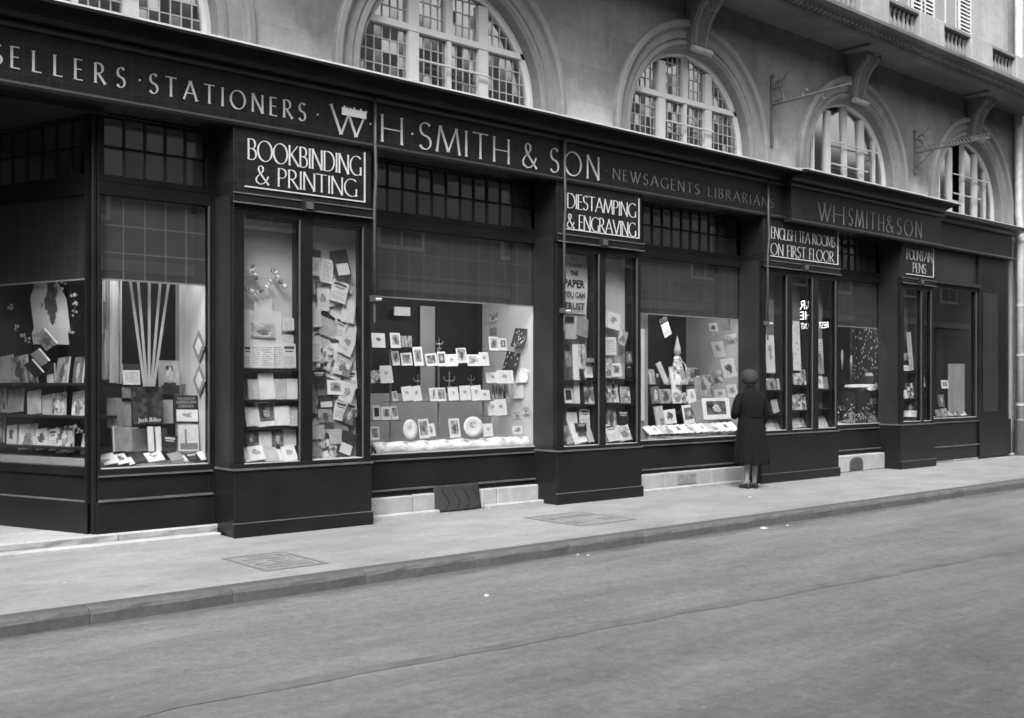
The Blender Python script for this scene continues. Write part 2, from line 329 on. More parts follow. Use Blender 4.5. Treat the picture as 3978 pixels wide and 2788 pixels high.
def lettering(name, text, frame_loc, w, h, mat, parent, thick=.125, nib=24, minw=.4, track=.16, serif=True):
    """one word: flat raised letters from x=0..w, height h, on the plane y=0 facing -y"""
    tot = sum(GL[c][0] for c in text) + track * (len(text) - 1); kx = w / tot if tot else 1
    grp = []; x = 0; dep = 0; T = thick * h
    def ribbon(pts, mb):
        nonlocal dep
        dep = (dep + 1) % 5; y = -.004 - dep * .0004
        pts = [Vector((a, b)) for a, b in pts]; L = []
        for i, p in enumerate(pts):
            d = (pts[min(i + 1, len(pts) - 1)] - pts[max(i - 1, 0)]).normalized(); th = math.atan2(d.y, d.x)
            wd = T * max(minw, abs(math.sin(th - R(nib)))) * .5
            if serif and len(pts) == 2: wd *= 1.0
            nrm = Vector((-d.y, d.x)) * wd; L.append((p + nrm, p - nrm))
        if serif and len(pts) == 2:               # flared ends
            p, q = pts; d = (q - p); q1 = p + d * .1; q2 = p + d * .9
            n0 = (L[0][0] - p); L = [(p + n0 * 1.75, p - n0 * 1.75), (p + d * .045 + n0 * 1.1, p + d * .045 - n0 * 1.1), (q1 + n0, q1 - n0), (q2 + n0, q2 - n0), (q - d * .045 + n0 * 1.1, q - d * .045 - n0 * 1.1), (q + n0 * 1.75, q - n0 * 1.75)]
        rings = [[(a.x, y, a.y), (b.x, y, b.y), (b.x, -.0005, b.y), (a.x, -.0005, a.y)] for a, b in L]
        mb.quadstrip(rings)
    for c in text:
        gw, st = GL[c]; mb = MB()
        if st is None:
            r = .055 * h; cx = (x + .07) * kx; mb.quadstrip([[(cx + r * math.cos(k), -.005, .5 * h + r * math.sin(k)) for k in [i * math.pi / 4 for i in range(8)]], [(cx + r * math.cos(k), -.0005, .5 * h + r * math.sin(k)) for k in [i * math.pi / 4 for i in range(8)]]])
        else:
            for s in st: ribbon([((x + a) * kx, b * h) for a, b in s], mb)
        x += gw + track
        if mb.v: mb.build('letter', mat, parent, loc=frame_loc)
def word(text, za, x0, x1, ytop, ybot, Y, mat, parent, z=None, **kw):
    """place a word between zoom columns x0..x1; cap height read at x0 (ytop..ybot) unless z=(z0,z1)"""
    (a, b) = za(x0, ytop), za(x0, ybot); X0 = P(a[0], a[1], Y)[0]; X1 = P(*za(x1, ytop), Y)[0]
    z0, z1 = z if z else (P(b[0], b[1], Y)[1], P(a[0], a[1], Y)[1])
    return lettering('lettering', text, (X0, Y, z0), X1 - X0, z1 - z0, mat, parent, **kw)
_bf = None
def sans(text, h, w, mat, parent, loc, bold=.0, name='lettering', rz=0):
    """flat print in the built-in face, fitted to width w and height h, facing -y"""
    cu = bpy.data.curves.new(name, 'FONT'); cu.body = text; cu.size = 1; cu.offset = bold; cu.resolution_u = 3
    o = bpy.data.objects.new(name, cu); C.objects.link(o); me = bpy.data.meshes.new_from_object(o); bpy.data.objects.remove(o)
    xs = [v.co.x for v in me.vertices]; ys = [v.co.y for v in me.vertices]; x0, x1, y0, y1 = min(xs), max(xs), min(ys), max(ys)
    for v in me.vertices: v.co = ((v.co.x - x0) / (x1 - x0) * w - w / 2, 0, (v.co.y - y0) / (y1 - y0) * h)
    me.materials.clear(); o = link(name, me, mat, parent, loc); o.rotation_euler = (0, 0, rz); return o

# ================================================================ SETTING: ground
gr = struct(MB().box(-60, 90, -60, 60, -.6, -.16).build('ground', 'road'))
struct(MB().box(-40, 70, -9.05, -2.28, -.3, -.10).build('road', 'road'))
struct(MB().box(-40, 70, -2.12, 1.2, -.3, 0).build('pavement', 'pave'))
struct(MB().box(-40, 70, -13, -9.05, -.3, .02).build('far_pavement', 'pave'))
kerb = empty('kerb', None, None); struct(kerb); kerb.location = (0, -2.2, 0)
x = -6.; ks = []
while x < 42:
    L = random.uniform(.98, 1.12)
    mb = MB(); n = 7; rings = []
    for i in range(n):
        xx = .002 + (L - .004) * i / (n - 1); j = lambda a: random.uniform(-a, a); e = .005 if i in (0, n - 1) else 0
        rings.append([(xx, -.105 + j(.004) + e, -.25), (xx, -.1 + j(.006) + e, -.03 + j(.006)), (xx, -.085 + j(.006) + e, -.006 + j(.004)), (xx, -.06 + j(.006), .006 + j(.002) - e * .5), (xx, .085, .004), (xx, .085, -.25)])
    mb.quadstrip(rings); mb.build('kerb_stone', 'kerb', kerb, loc=(x, 0, 0)); x += L
# tar seam in the roadway, litter and stains are flat things lying on it
sp = [(-8 + i * 1.2, -4.3 - .075 * ((-8 + i * 1.2) - 2) * (.9 if i < 20 else .6) + random.uniform(-.012, .012)) for i in range(42)]
mb = MB(); mb.quadstrip([[(x, y - random.uniform(.04, .075), -.097), (x, y + random.uniform(.04, .075), -.097)] for x, y in [(sp[k][0] * (1 - u) + sp[k + 1][0] * u, sp[k][1] * (1 - u) + sp[k + 1][1] * u + random.uniform(-.008, .008)) for k in range(len(sp) - 1) for u in (0, .2, .4, .6, .8)]], closed=False)
seam = mb.build('road_seam', 'seam'); struct(seam)
def manhole(x0, x1, y0, y1, label, nx, ny):
    o = empty('manhole_cover', label, 'manhole', ((x0 + x1) / 2, (y0 + y1) / 2, 0)); w, d = (x1 - x0) / 2, (y1 - y0) / 2
    f = MB(); t = .025
    for a in ((-w, w, -d, -d + t), (-w, w, d - t, d), (-w, -w + t, -d + t, d - t), (w - t, w, -d + t, d - t)): f.box(a[0], a[1], a[2], a[3], -.02, .006)
    f.build('rim', 'manrim', o)
    MB().box(-w + t + .006, w - t - .006, -d + t + .006, d - t - .006, -.02, .003).build('lid', 'manhole', o)
    b = MB()
    for i in range(nx):
        for j in range(ny):
            if random.random() < .75:
                cx = -w + .07 + (2 * w - .14) * (i + .5) / nx; cy = -d + .07 + (2 * d - .14) * (j + .5) / ny
                b.box(cx - w / nx * .6, cx + w / nx * .6, cy - d / ny * .35, cy + d / ny * .35, .003, .0065)
    b.build('raised_lettering', 'manrim', o)['kind'] = 'stuff'
manhole(3.86, 4.42, -1.80, -1.03, 'square iron manhole cover in the pavement before the Bookbinding case', 5, 6)
manhole(7.5, 8.33, -1.55, -.68, 'faint square inspection cover in the pavement before the Diestamping case', 3, 2)

# ================================================================ SETTING: stone building
bld = empty('stone_building', 'sooty limestone building with round-arched windows above the black shopfront', 'building', (12, .4, 0))
bld.location = (0, 0, 0)
WY = .40; SPR = 4.88; ARC = [3.20, 7.44, 11.67, 15.80, 19.95]; RO = 1.60; TOP = 6.98
# wall with arched openings (one sheet with thickness from the arch reveals)
mb = MB()
def wallquad(a, b, c, d):
    k = len(mb.v); mb.v.extend([(p[0], WY, p[1]) for p in (a, b, c, d)]); mb.f.append((k, k + 1, k + 2, k + 3))
edges = [0.2] + [(ARC[i] + ARC[i + 1]) / 2 for i in range(4)] + [21.75]
for i, c in enumerate(ARC):
    xl, xr = edges[i], edges[i + 1]; NS = 28
    wallquad((xl, 4.2), (c - RO, 4.2), (c - RO, SPR), (xl, SPR)); wallquad((c + RO, 4.2), (xr, 4.2), (xr, SPR), (c + RO, SPR))
    pts = [(c - RO * math.cos(math.pi * k / NS), SPR + RO * math.sin(math.pi * k / NS)) for k in range(NS + 1)]
    wallquad((xl, SPR), pts[0], (c - RO, TOP), (xl, TOP)); wallquad(pts[-1], (xr, SPR), (xr, TOP), (c + RO, TOP))
    for k in range(NS): wallquad(pts[k], pts[k + 1], (pts[k + 1][0], TOP), (pts[k][0], TOP))
mb.build('wall', 'stone', bld)
box('end_wall', 21.7, 21.75, WY + .002, 3, 0, TOP, 'stone', bld)
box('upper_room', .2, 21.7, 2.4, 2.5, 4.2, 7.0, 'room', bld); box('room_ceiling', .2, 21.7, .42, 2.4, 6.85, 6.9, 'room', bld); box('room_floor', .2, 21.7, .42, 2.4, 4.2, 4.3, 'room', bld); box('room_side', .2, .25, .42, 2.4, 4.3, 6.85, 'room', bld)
ARCHPROF = [(1.67, .41), (1.67, .33), (1.655, .315), (1.60, .31), (1.575, .325), (1.56, .37), (1.55, .385), (1.43, .39), (1.415, .41), (1.40, .41), (1.39, .385), (1.345, .38), (1.33, .40), (1.31, .42), (1.285, .64)]
def sweep_arch(c, prof, zlow=4.25, NS=40):
    rings = [[(c - r, y, zlow) for r, y in prof]]
    for k in range(NS + 1):
        a = math.pi * k / NS; rings.append([(c - r * math.cos(a), y, SPR + r * math.sin(a)) for r, y in prof])
    rings.append([(c + r, y, zlow) for r, y in prof]); return rings
def half(c, r, x, extra=0):
    d = r * r - (x - c) ** 2; return SPR + math.sqrt(max(d, 0.0001)) + extra
PANE = MB().box(-.5, .5, -.5, .5, -.5, .5).mesh('pane_unit'); PANE.materials.append(MT['oldglass'])
def pane(parent, x0, x1, z0, z1, Y, mat='oldglass', tilt=.012, th=.004):
    o = bpy.data.objects.new('pane', PANE); C.objects.link(o); o.parent = parent; o.location = ((x0 + x1) / 2, Y, (z0 + z1) / 2); o.scale = (x1 - x0, th, z1 - z0)
    o.rotation_euler = (random.gauss(0, tilt), 0, random.gauss(0, tilt))
    if mat != 'oldglass': o.material_slots[0].link = 'OBJECT'; o.material_slots[0].material = MT[mat]
    return o
FY = .58
for i, c in enumerate(ARC):
    mb = MB(); mb.quadstrip(sweep_arch(c, ARCHPROF), closed=False, cap=False); mb.build('arch_moulding', 'stone2', bld, smooth=False)
    fr = MB(); rw = 1.22
    fr.quadstrip(sweep_arch(c, [(1.30, FY - .03), (rw + .03, FY - .03), (rw, FY), (rw, FY + .06), (1.30, FY + .06)]))
    # mullions and transom
    def mull(x, w, z0, z1, y0=FY - .022, y1=FY + .034): fr.box(x - w / 2, x + w / 2, y0, y1, z0, z1)
    plain = i >= 3
    for s in (-1, 1): mull(c + s * .51, .145, 4.3, half(c, 1.23, c + s * .51 + s * .08))
    mull(c, .06 if not plain else .12, 4.3, 5.44 if not plain else half(c, 1.23, c), FY - .018)
    if not plain:
        mull(c, .1, 5.516, half(c, 1.23, c), FY - .018)
        fr.box(c - rw - .05, c + rw + .05, FY - .03, FY + .0335, 5.445, 5.515)
        w = fr.build('arched_window', 'white_paint', bld)
        zone = [(-1.23, -.5825), (-.4375, -.03), (.03, .4375), (.5825, 1.23)]
        vis = [g for g in zone]
        for (a, b) in zone:
            ncol = max(3, round((b - a) / .112)); cw = (b - a) / ncol
            for r0, r1, nr in ((4.42, 5.44, 7), (5.52, 6.13, 4)):
                rh = (r1 - r0) / nr
                if i == 0 and b < 0: continue          # outside the picture, over the cornice
                for q in range(nr):
                    for k in range(ncol):
                        x0 = c + a + k * cw; x1 = x0 + cw; z0 = r0 + q * rh; z1 = z0 + rh
                        if z1 < 4.62: continue
                        xn = min(abs(x0 - c), abs(x1 - c)); zz = max(z0 - SPR, 0)
                        if xn * xn + zz * zz > 1.22 ** 2: continue
                        pane(w, x0 + .003, x1 - .003, z0 + .003, z1 - .003, FY + .035, tilt=.022)
                # lead cames
                for k in range(1, ncol):
                    xx = c + a + k * cw; zt = min(r1, half(c, 1.24, xx))
                    if zt > r0: MB().box(xx - .006, xx + .006, FY + .024, FY + .03, max(r0, 4.6), zt).build('lead_came', 'lead', w)
                for q in range(1, nr):
                    zz = r0 + q * rh
                    if zz < 4.62: continue
                    lim = math.sqrt(max(1.24 ** 2 - max(zz - SPR, 0) ** 2, .0001)); xa, xb = max(a, -lim), min(b, lim)
                    if xb > xa: MB().box(c + xa, c + xb, FY + .0245, FY + .0305, zz - .006, zz + .006).build('lead_came', 'lead', w)
        # stay bars across the middle lights
        for zz in (5.12,): MB().tube([(c - .47, FY - .07, zz), (c + .56, FY - .07, zz)], .012, 6).build('stay_bar', 'white_paint', w)
    else:
        for s in (-1, 1): mull(c + s * .93, .035, 4.3, half(c, 1.23, c + s * .93))
        w = fr.build('arched_window', 'white_paint', bld)
        for a, b in ((-1.2, -.95), (-.91, -.59), (-.43, -.07), (.07, .43), (.59, .91), (.95, 1.2)):
            xm = min(abs(a), abs(b)); zt = SPR + math.sqrt(1.25 ** 2 - xm * xm)
            if i == 4 and a == -.43: continue         # this light stands open
            pane(w, c + a, c + b, 4.4, zt, FY + .02, tilt=.02)
        for zz in (5.08, 5.45): MB().tube([(c - .5, FY - .08, zz), (c + (1.0 if zz > 5.3 else .6), FY - .08, zz)], .013, 6).build('safety_bar', 'white_paint', w)
        if i == 4: MB().box(c - .46, c + .1, FY + .06, FY + .1, 4.95, 5.0).build('safety_bar', 'white_paint', w)
    if i >= 0:                                        # net curtains glimpsed behind the panes
        for s in ((-1, 1) if i < 3 else (-1,)):
            cb = MB(); xs = [c + s * (.35 + .8 * k / 16) for k in range(17)]
            cb.quadstrip([[(x, .95 + .03 * math.sin(k * 1.9), 4.35), (x, .95 + .03 * math.sin(k * 1.9 + .5), half(c, 1.2, x))] for k, x in enumerate(xs)], closed=False); cb.build('curtain', 'greyboard', bld)
# keystone consoles under the ledge
def console(c):
    prof = [(.33, 6.10), (.30, 6.08), (.27, 6.11), (.27, 6.16), (.30, 6.2), (.29, 6.3), (.265, 6.42), (.225, 6.55), (.16, 6.66), (.07, 6.75), (.02, 6.82), (.02, 6.89), (.05, 6.93), (.40, 6.93), (.40, 6.10)]
    rings = []
    for t, sx in ((0, -1), (1, 1)):
        rings.append([(c + sx * (.175 + .045 * (z - 6.1) / .83), y, z) for y, z in prof])
    k = MB().quadstrip(rings).build('keystone', 'shaded_soot_stone', bld, bevel=.008)
    r = MB()
    for s in (-.11, .11): r.quadstrip([[(c + s * (1 + .3 * (z - 6.1)) - .022, y - .014, z), (c + s * (1 + .3 * (z - 6.1)) + .022, y - .014, z), (c + s * (1 + .3 * (z - 6.1)) + .022, y + .05, z), (c + s * (1 + .3 * (z - 6.1)) - .022, y + .05, z)] for y, z in prof[4:12]])
    r.build('fillet', 'stone2', k)
    s = MB().tube([(c - .2, .27, 6.13), (c + .2, .27, 6.13)], .045, 10); s.build('scroll', 'pale_stone', k)
    a = MB()
    for q in range(9):
        zz = 6.62 + .03 * q; a.box(c - .08 + .03 * (q % 2), c + .0 + .05 * (q % 3), (.175 - .022 * q) - .02, (.175 - .022 * q) + .04, zz, zz + .024)
    a.build('acanthus', 'stone2', k)
for c in ARC[2:] + [ARC[1]]: console(c)
# ledge: moulded string cornice carried by the consoles
LP = [(.42, 6.935), (-.20, 6.935), (-.22, 6.87), (-.32, 6.865), (-.36, 6.90), (-.38, 6.95), (-.46, 6.965), (-.5, 7.0), (-.56, 7.01), (-.58, 7.03), (-.58, 7.08), (-.55, 7.10), (.42, 7.16)]
MB().prism_x(LP, .2, 22.0).build('ledge', 'shaded_soot_stone', bld)
for c in ARC: box('ledge_block', c - .42, c + .42, -.195, .38, 6.885, 6.934, 'shaded_soot_stone', bld, .01)
dn = MB()
for k in range(180): dn.box(.4 + k * .12, .4 + k * .12 + .07, -.46, -.37, 6.92, 6.97)
d = dn.build('dentil_course', 'shaded_soot_stone', bld); d['kind'] = 'stuff'
# balustrade storey above the ledge
UY = .12
zlo, zhi = 7.42, 7.93
ops = [(14.55 + 1.9 * k - 3 * 1.9, 15.58 + 1.9 * k - 3 * 1.9) for k in range(7)]
xe = [.2]
for a, b in ops: xe += [a, b]
xe += [21.75]
for k in range(0, len(xe), 2): box('parapet_pier', xe[k], xe[k + 1], UY, UY + .3, 6.95, 8.0, 'pale_stone', bld, .012)
BAL = MB().lathe([(.035, 0), (.04, .03), (.025, .05), (.03, .1), (.055, .19), (.045, .27), (.022, .36), (.03, .42), (.042, .44), (.042, .5)], 10).mesh('baluster', smooth=True); BAL.materials.append(MT['stone2'])
for a, b in ops:
    box('parapet_rail', a, b, UY + .03, UY + .27, 6.95, zlo, 'stone2', bld, .01); box('parapet_rail', a, b, UY + .02, UY + .28, zhi, 8.0, 'stone2', bld, .01)
    if b > 13:
        for q in range(7):
            o = link('baluster', BAL, None, bld, (a + (b - a) * (q + .5) / 7, UY + .13, zlo))
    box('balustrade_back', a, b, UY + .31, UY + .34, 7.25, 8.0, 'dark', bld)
box('upper_wall', .2, 21.75, .5, .8, 7.2, 11.5, 'pale_stone', bld)
for xc in (13.1, 15.35, 17.25, 19.0):
    wn = box('upper_window', xc - .45, xc + .45, .44, .498, 8.1, 10.2, 'white_paint', bld)
    for s in (-1, 1): box('pane', xc + s * .21 - .17, xc + s * .21 + .17, .432, .439, 8.2, 10.1, 'oldglass', wn)
    for s in (-1, 1):
        x0 = xc + s * .72
        sh = MB()
        for a in ((x0 - .24, x0 - .2), (x0 + .2, x0 + .24)): sh.box(a[0], a[1], .40, .44, 8.02, 10.2)
        sh.box(x0 - .2, x0 + .2, .402, .438, 8.02, 8.14); sh.box(x0 - .2, x0 + .2, .402, .438, 10.1, 10.2)
        so_ = sh.build('shutter', 'white_paint', bld); SLAT = None
        for q in range(26):
            z = 8.16 + q * .073; MB().quadstrip([[(x0 - .2, .402, z), (x0 - .2, .41, z + .008), (x0 - .2, .436, z + .05), (x0 - .2, .43, z + .055)], [(x0 + .2, .402, z), (x0 + .2, .41, z + .008), (x0 + .2, .436, z + .05), (x0 + .2, .43, z + .055)]]).build('slat', 'white_paint', so_)
        box('sill_block', x0 - .2, x0 + .26, .3, .5, 7.86, 8.0, 'stone2', bld, .02)
# limestone plinth under the shopfront (each block) and entrance step
def plinth(x0, x1, y0, zt, cuts, lip=True):
    xs = [x0] + cuts + [x1]
    for a, b in zip(xs[:-1], xs[1:]): box('plinth_block', a + .003, b - .003, y0 + random.uniform(0, .008), .8, 0, zt + random.uniform(-.004, .004), 'plinth', bld, .012)
    if lip: box('plinth_kerb', x0 + .01, x1 - .01, y0 - .1, y0 - .004, -.05, .045, 'plinth', bld, .012)
plinth(5.99, 7.05, .30, .222, [6.75]); plinth(7.72, 8.62, .30, .222, [7.95]); plinth(10.11, 12.72, .28, .235, [10.9, 11.9]); plinth(14.62, 16.75, .27, .27, [15.6], False); plinth(17.7, 21.7, .28, .05, [19, 20.3], False)
vent = MB()
zc, xc = .14, 15.66
pts = [(xc + .2 * math.cos(R(a)), zc + .10 * math.sin(R(a))) for a in range(0, 181, 15)] + [(xc - .2, .02), (xc + .2, .02)]
vent.quadstrip([[(x, .262, z) for x, z in pts], [(x, .30, z) for x, z in pts]]); v = vent.build('vent_grille', 'iron', bld)
for q in range(5): MB().tube([(xc - .17 + .01 * q, .258, .04 + q * .04), (xc + .17 - .01 * q, .258, .06 + q * .04)], .007, 6).build('vent_bar', 'pipe', v)
box('access_plate', 11.16, 11.56, .272, .3, .06, .2, 'manhole', bld, .004)
# ================================================================ SHOPFRONT
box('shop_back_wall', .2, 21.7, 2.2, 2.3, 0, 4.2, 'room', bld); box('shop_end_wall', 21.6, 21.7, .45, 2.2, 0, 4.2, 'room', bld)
shop = empty('shopfront', 'long black timber bookshop front with lettered fascia and lit display cases', 'shopfront')
# fascia: main run (Y=-0.02), projecting run on the right, low end run
fas = MB().box(1.2, 13.24, -.02, .30, 3.93, 4.37).build('fascia', 'signglass', shop)
fas2 = MB().box(13.24, 17.72, -.13, .30, 3.88, 4.37).build('fascia', 'signglass', shop)
fas3 = MB().box(17.72, 21.25, .20, .38, 3.96, 4.40).build('fascia', 'black', shop)
def mould(name, prof, x0, x1, mat='black'): return MB().prism_x(prof, x0, x1).build(name, mat, shop, bevel=0)
def fascia_trim(x0, x1, y, zb=3.93):
    mould('fascia_moulding', [(y + .1, zb), (y - .01, zb), (y - .04, zb - .012), (y - .045, zb - .03), (y - .02, zb - .05), (y + .1, zb - .05)], x0, x1, 'black2')
    mould('fascia_moulding', [(y + .05, 4.365), (y - .02, 4.365), (y - .05, 4.385), (y - .05, 4.405), (y - .02, 4.42), (y + .05, 4.42)], x0, x1, 'black2')
    pr = [(.36, 4.42), (y + .0, 4.42)]
    for k in range(9):
        a = R(90 * k / 8); pr.append((y - .03 - .27 * (1 - math.cos(a)), 4.425 + .10 * math.sin(a)))
    pr += [(y - .33, 4.525), (y - .33, 4.555), (.36, 4.70)]
    mould('cornice', pr, x0, x1, 'black')
    mould('flashing', [(y - .337, 4.548), (y - .337, 4.566), (.35, 4.716), (.35, 4.703)], x0, x1, 'flash')
fascia_trim(1.2, 13.2, -.02); fascia_trim(13.18, 17.76, -.14, 3.89)
mould('fascia_moulding', [(.25, 3.96), (.17, 3.96), (.15, 3.93), (.19, 3.91), (.25, 3.91)], 17.76, 21.3, 'black2')
mould('cornice', [(.39, 4.40), (.18, 4.40), (.12, 4.44), (-.0, 4.47), (-.03, 4.5), (-.03, 4.53), (.39, 4.62)], 17.76, 21.45); mould('flashing', [(-.035, 4.528), (-.035, 4.54), (.385, 4.633), (.385, 4.622)], 17.76, 21.45, 'flash')
# fascia joint straps (thin vertical covers)
for xx in (6.03, 8.72): box('joint_strip', xx - .012, xx + .012, -.034, -.018, 3.94, 4.36, 'black2', shop)
# soffit behind the fascia, over the recessed windows
box('soffit', 1.2, 21.2, .301, 1.6, 3.90, 4.2, 'black', shop); box('soffit_board', 1.2, 17.7, -.0, .30, 3.885, 3.925, 'black', shop)
# fascia lettering
FZ = (4.035, 4.207)
word('ELLERS', zK, 95, 1115, 0, 0, -.022, 'gilt', fas, FZ, track=.62)
X1 = P(9, 240, -.022)[0]; lettering('lettering', 'BOOKS', (X1 - 1.25, -.022, FZ[0]), 1.25, .172, 'gilt', fas, track=.55)
def dot(px, py, Y, f, h=.17, mat='gilt'):
    X, Z = P(px, py, Y); return lettering('lettering', '.', (X, Y, Z - h / 2), .02, h, mat, f)
dot(538, 310, -.022, fas); dot(1230, 444, -.022, fas); dot(1435, 480, -.022, fas, .22); dot(1598, 519, -.022, fas, .22); dot(2352, 662, -.022, fas, .14, 'gilt2')
full = lambda x, y: (x, y)
word('STATIONERS', full, 580, 1187, 0, 0, -.022, 'gilt', fas, FZ, track=.42)
SZ = (3.97, 4.255)
word('W', full, 1285, 1424, 0, 0, -.022, 'gilt', fas, SZ, thick=.1); word('H', full, 1478, 1566, 0, 0, -.022, 'gilt', fas, SZ, thick=.1)
word('SMITH', full, 1627, 1980, 0, 0, -.022, 'gilt', fas, SZ, thick=.1, track=.2); word('&', full, 2027, 2084, 0, 0, -.022, 'gilt', fas, SZ, thick=.1)
word('SON', full, 2136, 2328, 0, 0, -.022, 'gilt', fas, SZ, thick=.1, track=.3)
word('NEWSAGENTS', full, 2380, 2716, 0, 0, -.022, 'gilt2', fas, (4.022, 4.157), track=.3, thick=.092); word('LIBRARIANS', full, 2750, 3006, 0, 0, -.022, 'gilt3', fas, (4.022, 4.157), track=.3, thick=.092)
S2 = (3.935, 4.205)
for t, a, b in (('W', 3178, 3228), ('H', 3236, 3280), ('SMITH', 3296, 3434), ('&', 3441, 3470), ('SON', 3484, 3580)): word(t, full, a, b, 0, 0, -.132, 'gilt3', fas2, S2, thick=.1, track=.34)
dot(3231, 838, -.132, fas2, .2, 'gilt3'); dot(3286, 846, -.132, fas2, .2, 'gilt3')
ps = board('paper_patch', MT['paper']); Xp, Zp = P(1374, 440, -.022); ps.location = (Xp, -.03, Zp); ps.scale = (.29, .004, .075)
tag(ps, 'torn white paper strip pasted across the letter W on the fascia', 'paper')
for k, dx in enumerate((-.4, 0, .28)):
    t = board('tack', MT['paper'], ps); t.location = (dx, 0, .62); t.scale = (.06, 1, .3)

LEADY = .42
def transom(x0, x1, ncol, Y=LEADY, skip=0):
    """two rows of small panes over a display window"""
    fr = MB(); z0, z1, zm_ = 3.34, 3.88, 3.60
    fr.box(x0 - .06, x1 + .06, Y - .04, Y + .06, z0 - .06, z0); fr.box(x0 - .06, x1 + .06, Y - .03, Y + .06, z1, 3.90); fr.box(x0 - .06, x0, Y - .035, Y + .055, z0, z1); fr.box(x1, x1 + .06, Y - .035, Y + .055, z0, z1)
    t = fr.build('transom_light', 'black', shop, bevel=.004)
    cw = (x1 - x0) / ncol
    for k in range(1, ncol): MB().box(x0 + k * cw - .009, x0 + k * cw + .009, Y - .008, Y + .03, z0, z1).build('glazing_bar', 'black2', t)
    MB().box(x0, x1, Y - .012, Y + .034, zm_ - .011, zm_ + .011).build('glazing_bar', 'black', t)
    for k in range(ncol):
        for a, b in ((z0, zm_), (zm_, z1)): pane(t, x0 + k * cw + .01, x0 + (k + 1) * cw - .01, a + .011, b - .011, Y + .012, tilt=.018)
    MB().box(x0 - .05, x1 + .05, Y + .14, Y + .15, 3.3, 3.9).build('transom_backing', 'lining2', t)
    return t
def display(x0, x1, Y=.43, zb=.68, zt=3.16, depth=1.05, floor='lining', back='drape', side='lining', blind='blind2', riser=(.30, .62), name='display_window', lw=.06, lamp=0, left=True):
    """recessed display window: frame, pane, blind and the box behind it"""
    fr = MB(); fr.box(x0 - lw, x1 + lw, Y - .06, Y + .05, zb - .06, zb); fr.box(x0 - lw, x1 + lw, Y - .05, Y + .05, zt, zt + .12)
    fr.box(x0 - lw, x0, Y - .055, Y + .05, zb, zt); fr.box(x1, x1 + lw, Y - .055, Y + .05, zb, zt)
    w = fr.build(name, 'black', shop, bevel=.006)
    MB().box(x1 - .014, x1 - .001, Y - .058, Y - .045, zb, zt).build('bead', 'pipe', w)
    pane(w, x0, x1, zb, zt, Y, 'glass', 0); MB().box(x0, x1, Y - .045, Y - .004, zb - .002, zb + .008).build('glazing_sill', 'cream', w)
    if blind:
        b = MB().box(x0 + .01, x1 - .01, Y + .03, Y + .034, 2.41, zt).build('blind', blind, w); MB().box(x0 + .01, x1 - .01, Y + .026, Y + .04, 2.395, 2.41).build('blind_rail', 'cream', b)
    yb = Y + depth
    MB().box(x0 - lw, x1 + lw, Y + .051, yb, zb - .07, zb - .005).build('display_floor', floor, w); MB().box(x0 - lw, x1 + lw, yb, yb + .03, zb - .07, 3.6).build('back_wall', back, w)
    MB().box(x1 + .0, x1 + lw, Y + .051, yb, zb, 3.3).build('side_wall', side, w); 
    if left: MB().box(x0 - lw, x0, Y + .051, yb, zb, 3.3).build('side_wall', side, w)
    MB().box(x0 - lw, x1 + lw, Y + .051, yb, 3.3, 3.33).build('case_top', 'dark', w)
    if lamp:
        lo = empty('strip_lamp', None, None, ((x0 + x1) / 2, Y + .17, 2.62)); lo.parent = w
        MB().box(-(x1 - x0) * .4, (x1 - x0) * .4, -.05, .05, .0, .06).build('housing', 'lining2', lo)
        al = bpy.data.lights.new('strip_lamp_light', 'AREA'); al.shape = 'RECTANGLE'; al.size = (x1 - x0) * .8; al.size_y = .08; al.energy = lamp
        ao = bpy.data.objects.new('strip_lamp_light', al); C.objects.link(ao); ao.parent = lo; ao.location = (0, 0, -.012); ao.rotation_euler = (R(14), 0, 0)
    ra, rb = riser
    r = MB().box(x0 - lw, x1 + lw, Y - .05, Y + .04, ra, rb).build('stall_riser', 'black', shop, bevel=.004); MB().box(x0 - lw, x1 + lw, Y - .085, Y - .052, ra - .02, ra).build('moulding', 'edge', r); MB().box(x0 - lw, x1 + lw, Y - .075, Y - .052, rb - .012, rb + .004).build('moulding', 'edge', r)
    return w
# W1 beside the entrance, W2..W4 between the piers, W5 at the end
w1 = display(3.365, 4.40, lw=.025, left=False, riser=(.405, .62), side='lining', depth=.75, blind='blind', lamp=2.2); box('stall_base', 3.32, 4.457, .36, .47, .10, .385, 'black', shop, .004); transom(3.40, 4.37, 5); box('frame_post', 4.426, 4.457, .38, .48, .1, 3.9, 'black', shop)
w2 = display(6.05, 8.68, lamp=7.5); box('stall_base', 5.99, 8.74, .37, .47, .20, .28, 'black', shop); transom(6.08, 8.70, 13)
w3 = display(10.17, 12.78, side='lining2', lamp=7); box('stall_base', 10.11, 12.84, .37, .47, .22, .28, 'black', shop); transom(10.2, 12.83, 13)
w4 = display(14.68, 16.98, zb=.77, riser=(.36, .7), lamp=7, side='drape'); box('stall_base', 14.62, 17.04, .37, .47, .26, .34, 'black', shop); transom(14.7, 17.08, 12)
w5 = display(17.78, 19.9, Y=.33, zb=.81, zt=3.2, riser=(.3, .74), blind=False, back='drape', side='drape', floor='lining2'); box('stall_base', 17.72, 20.0, .27, .36, .05, .28, 'black', shop)
box('transom_panel', 17.75, 19.95, .31, .36, 3.36, 3.92, 'black2', shop); box('transom_sill', 17.75, 20.0, .22, .31, 3.28, 3.34, 'black2', shop)
box('end_pilaster', 19.98, 21.25, .27, .6, 0, 3.96, 'black', shop, .006); box('end_pilaster_panel', 20.15, 20.75, .255, .268, .9, 3.2, 'black2', shop, .004); box('end_pilaster_base', 19.96, 21.3, .24, .268, .05, .75, 'black', shop, .004)
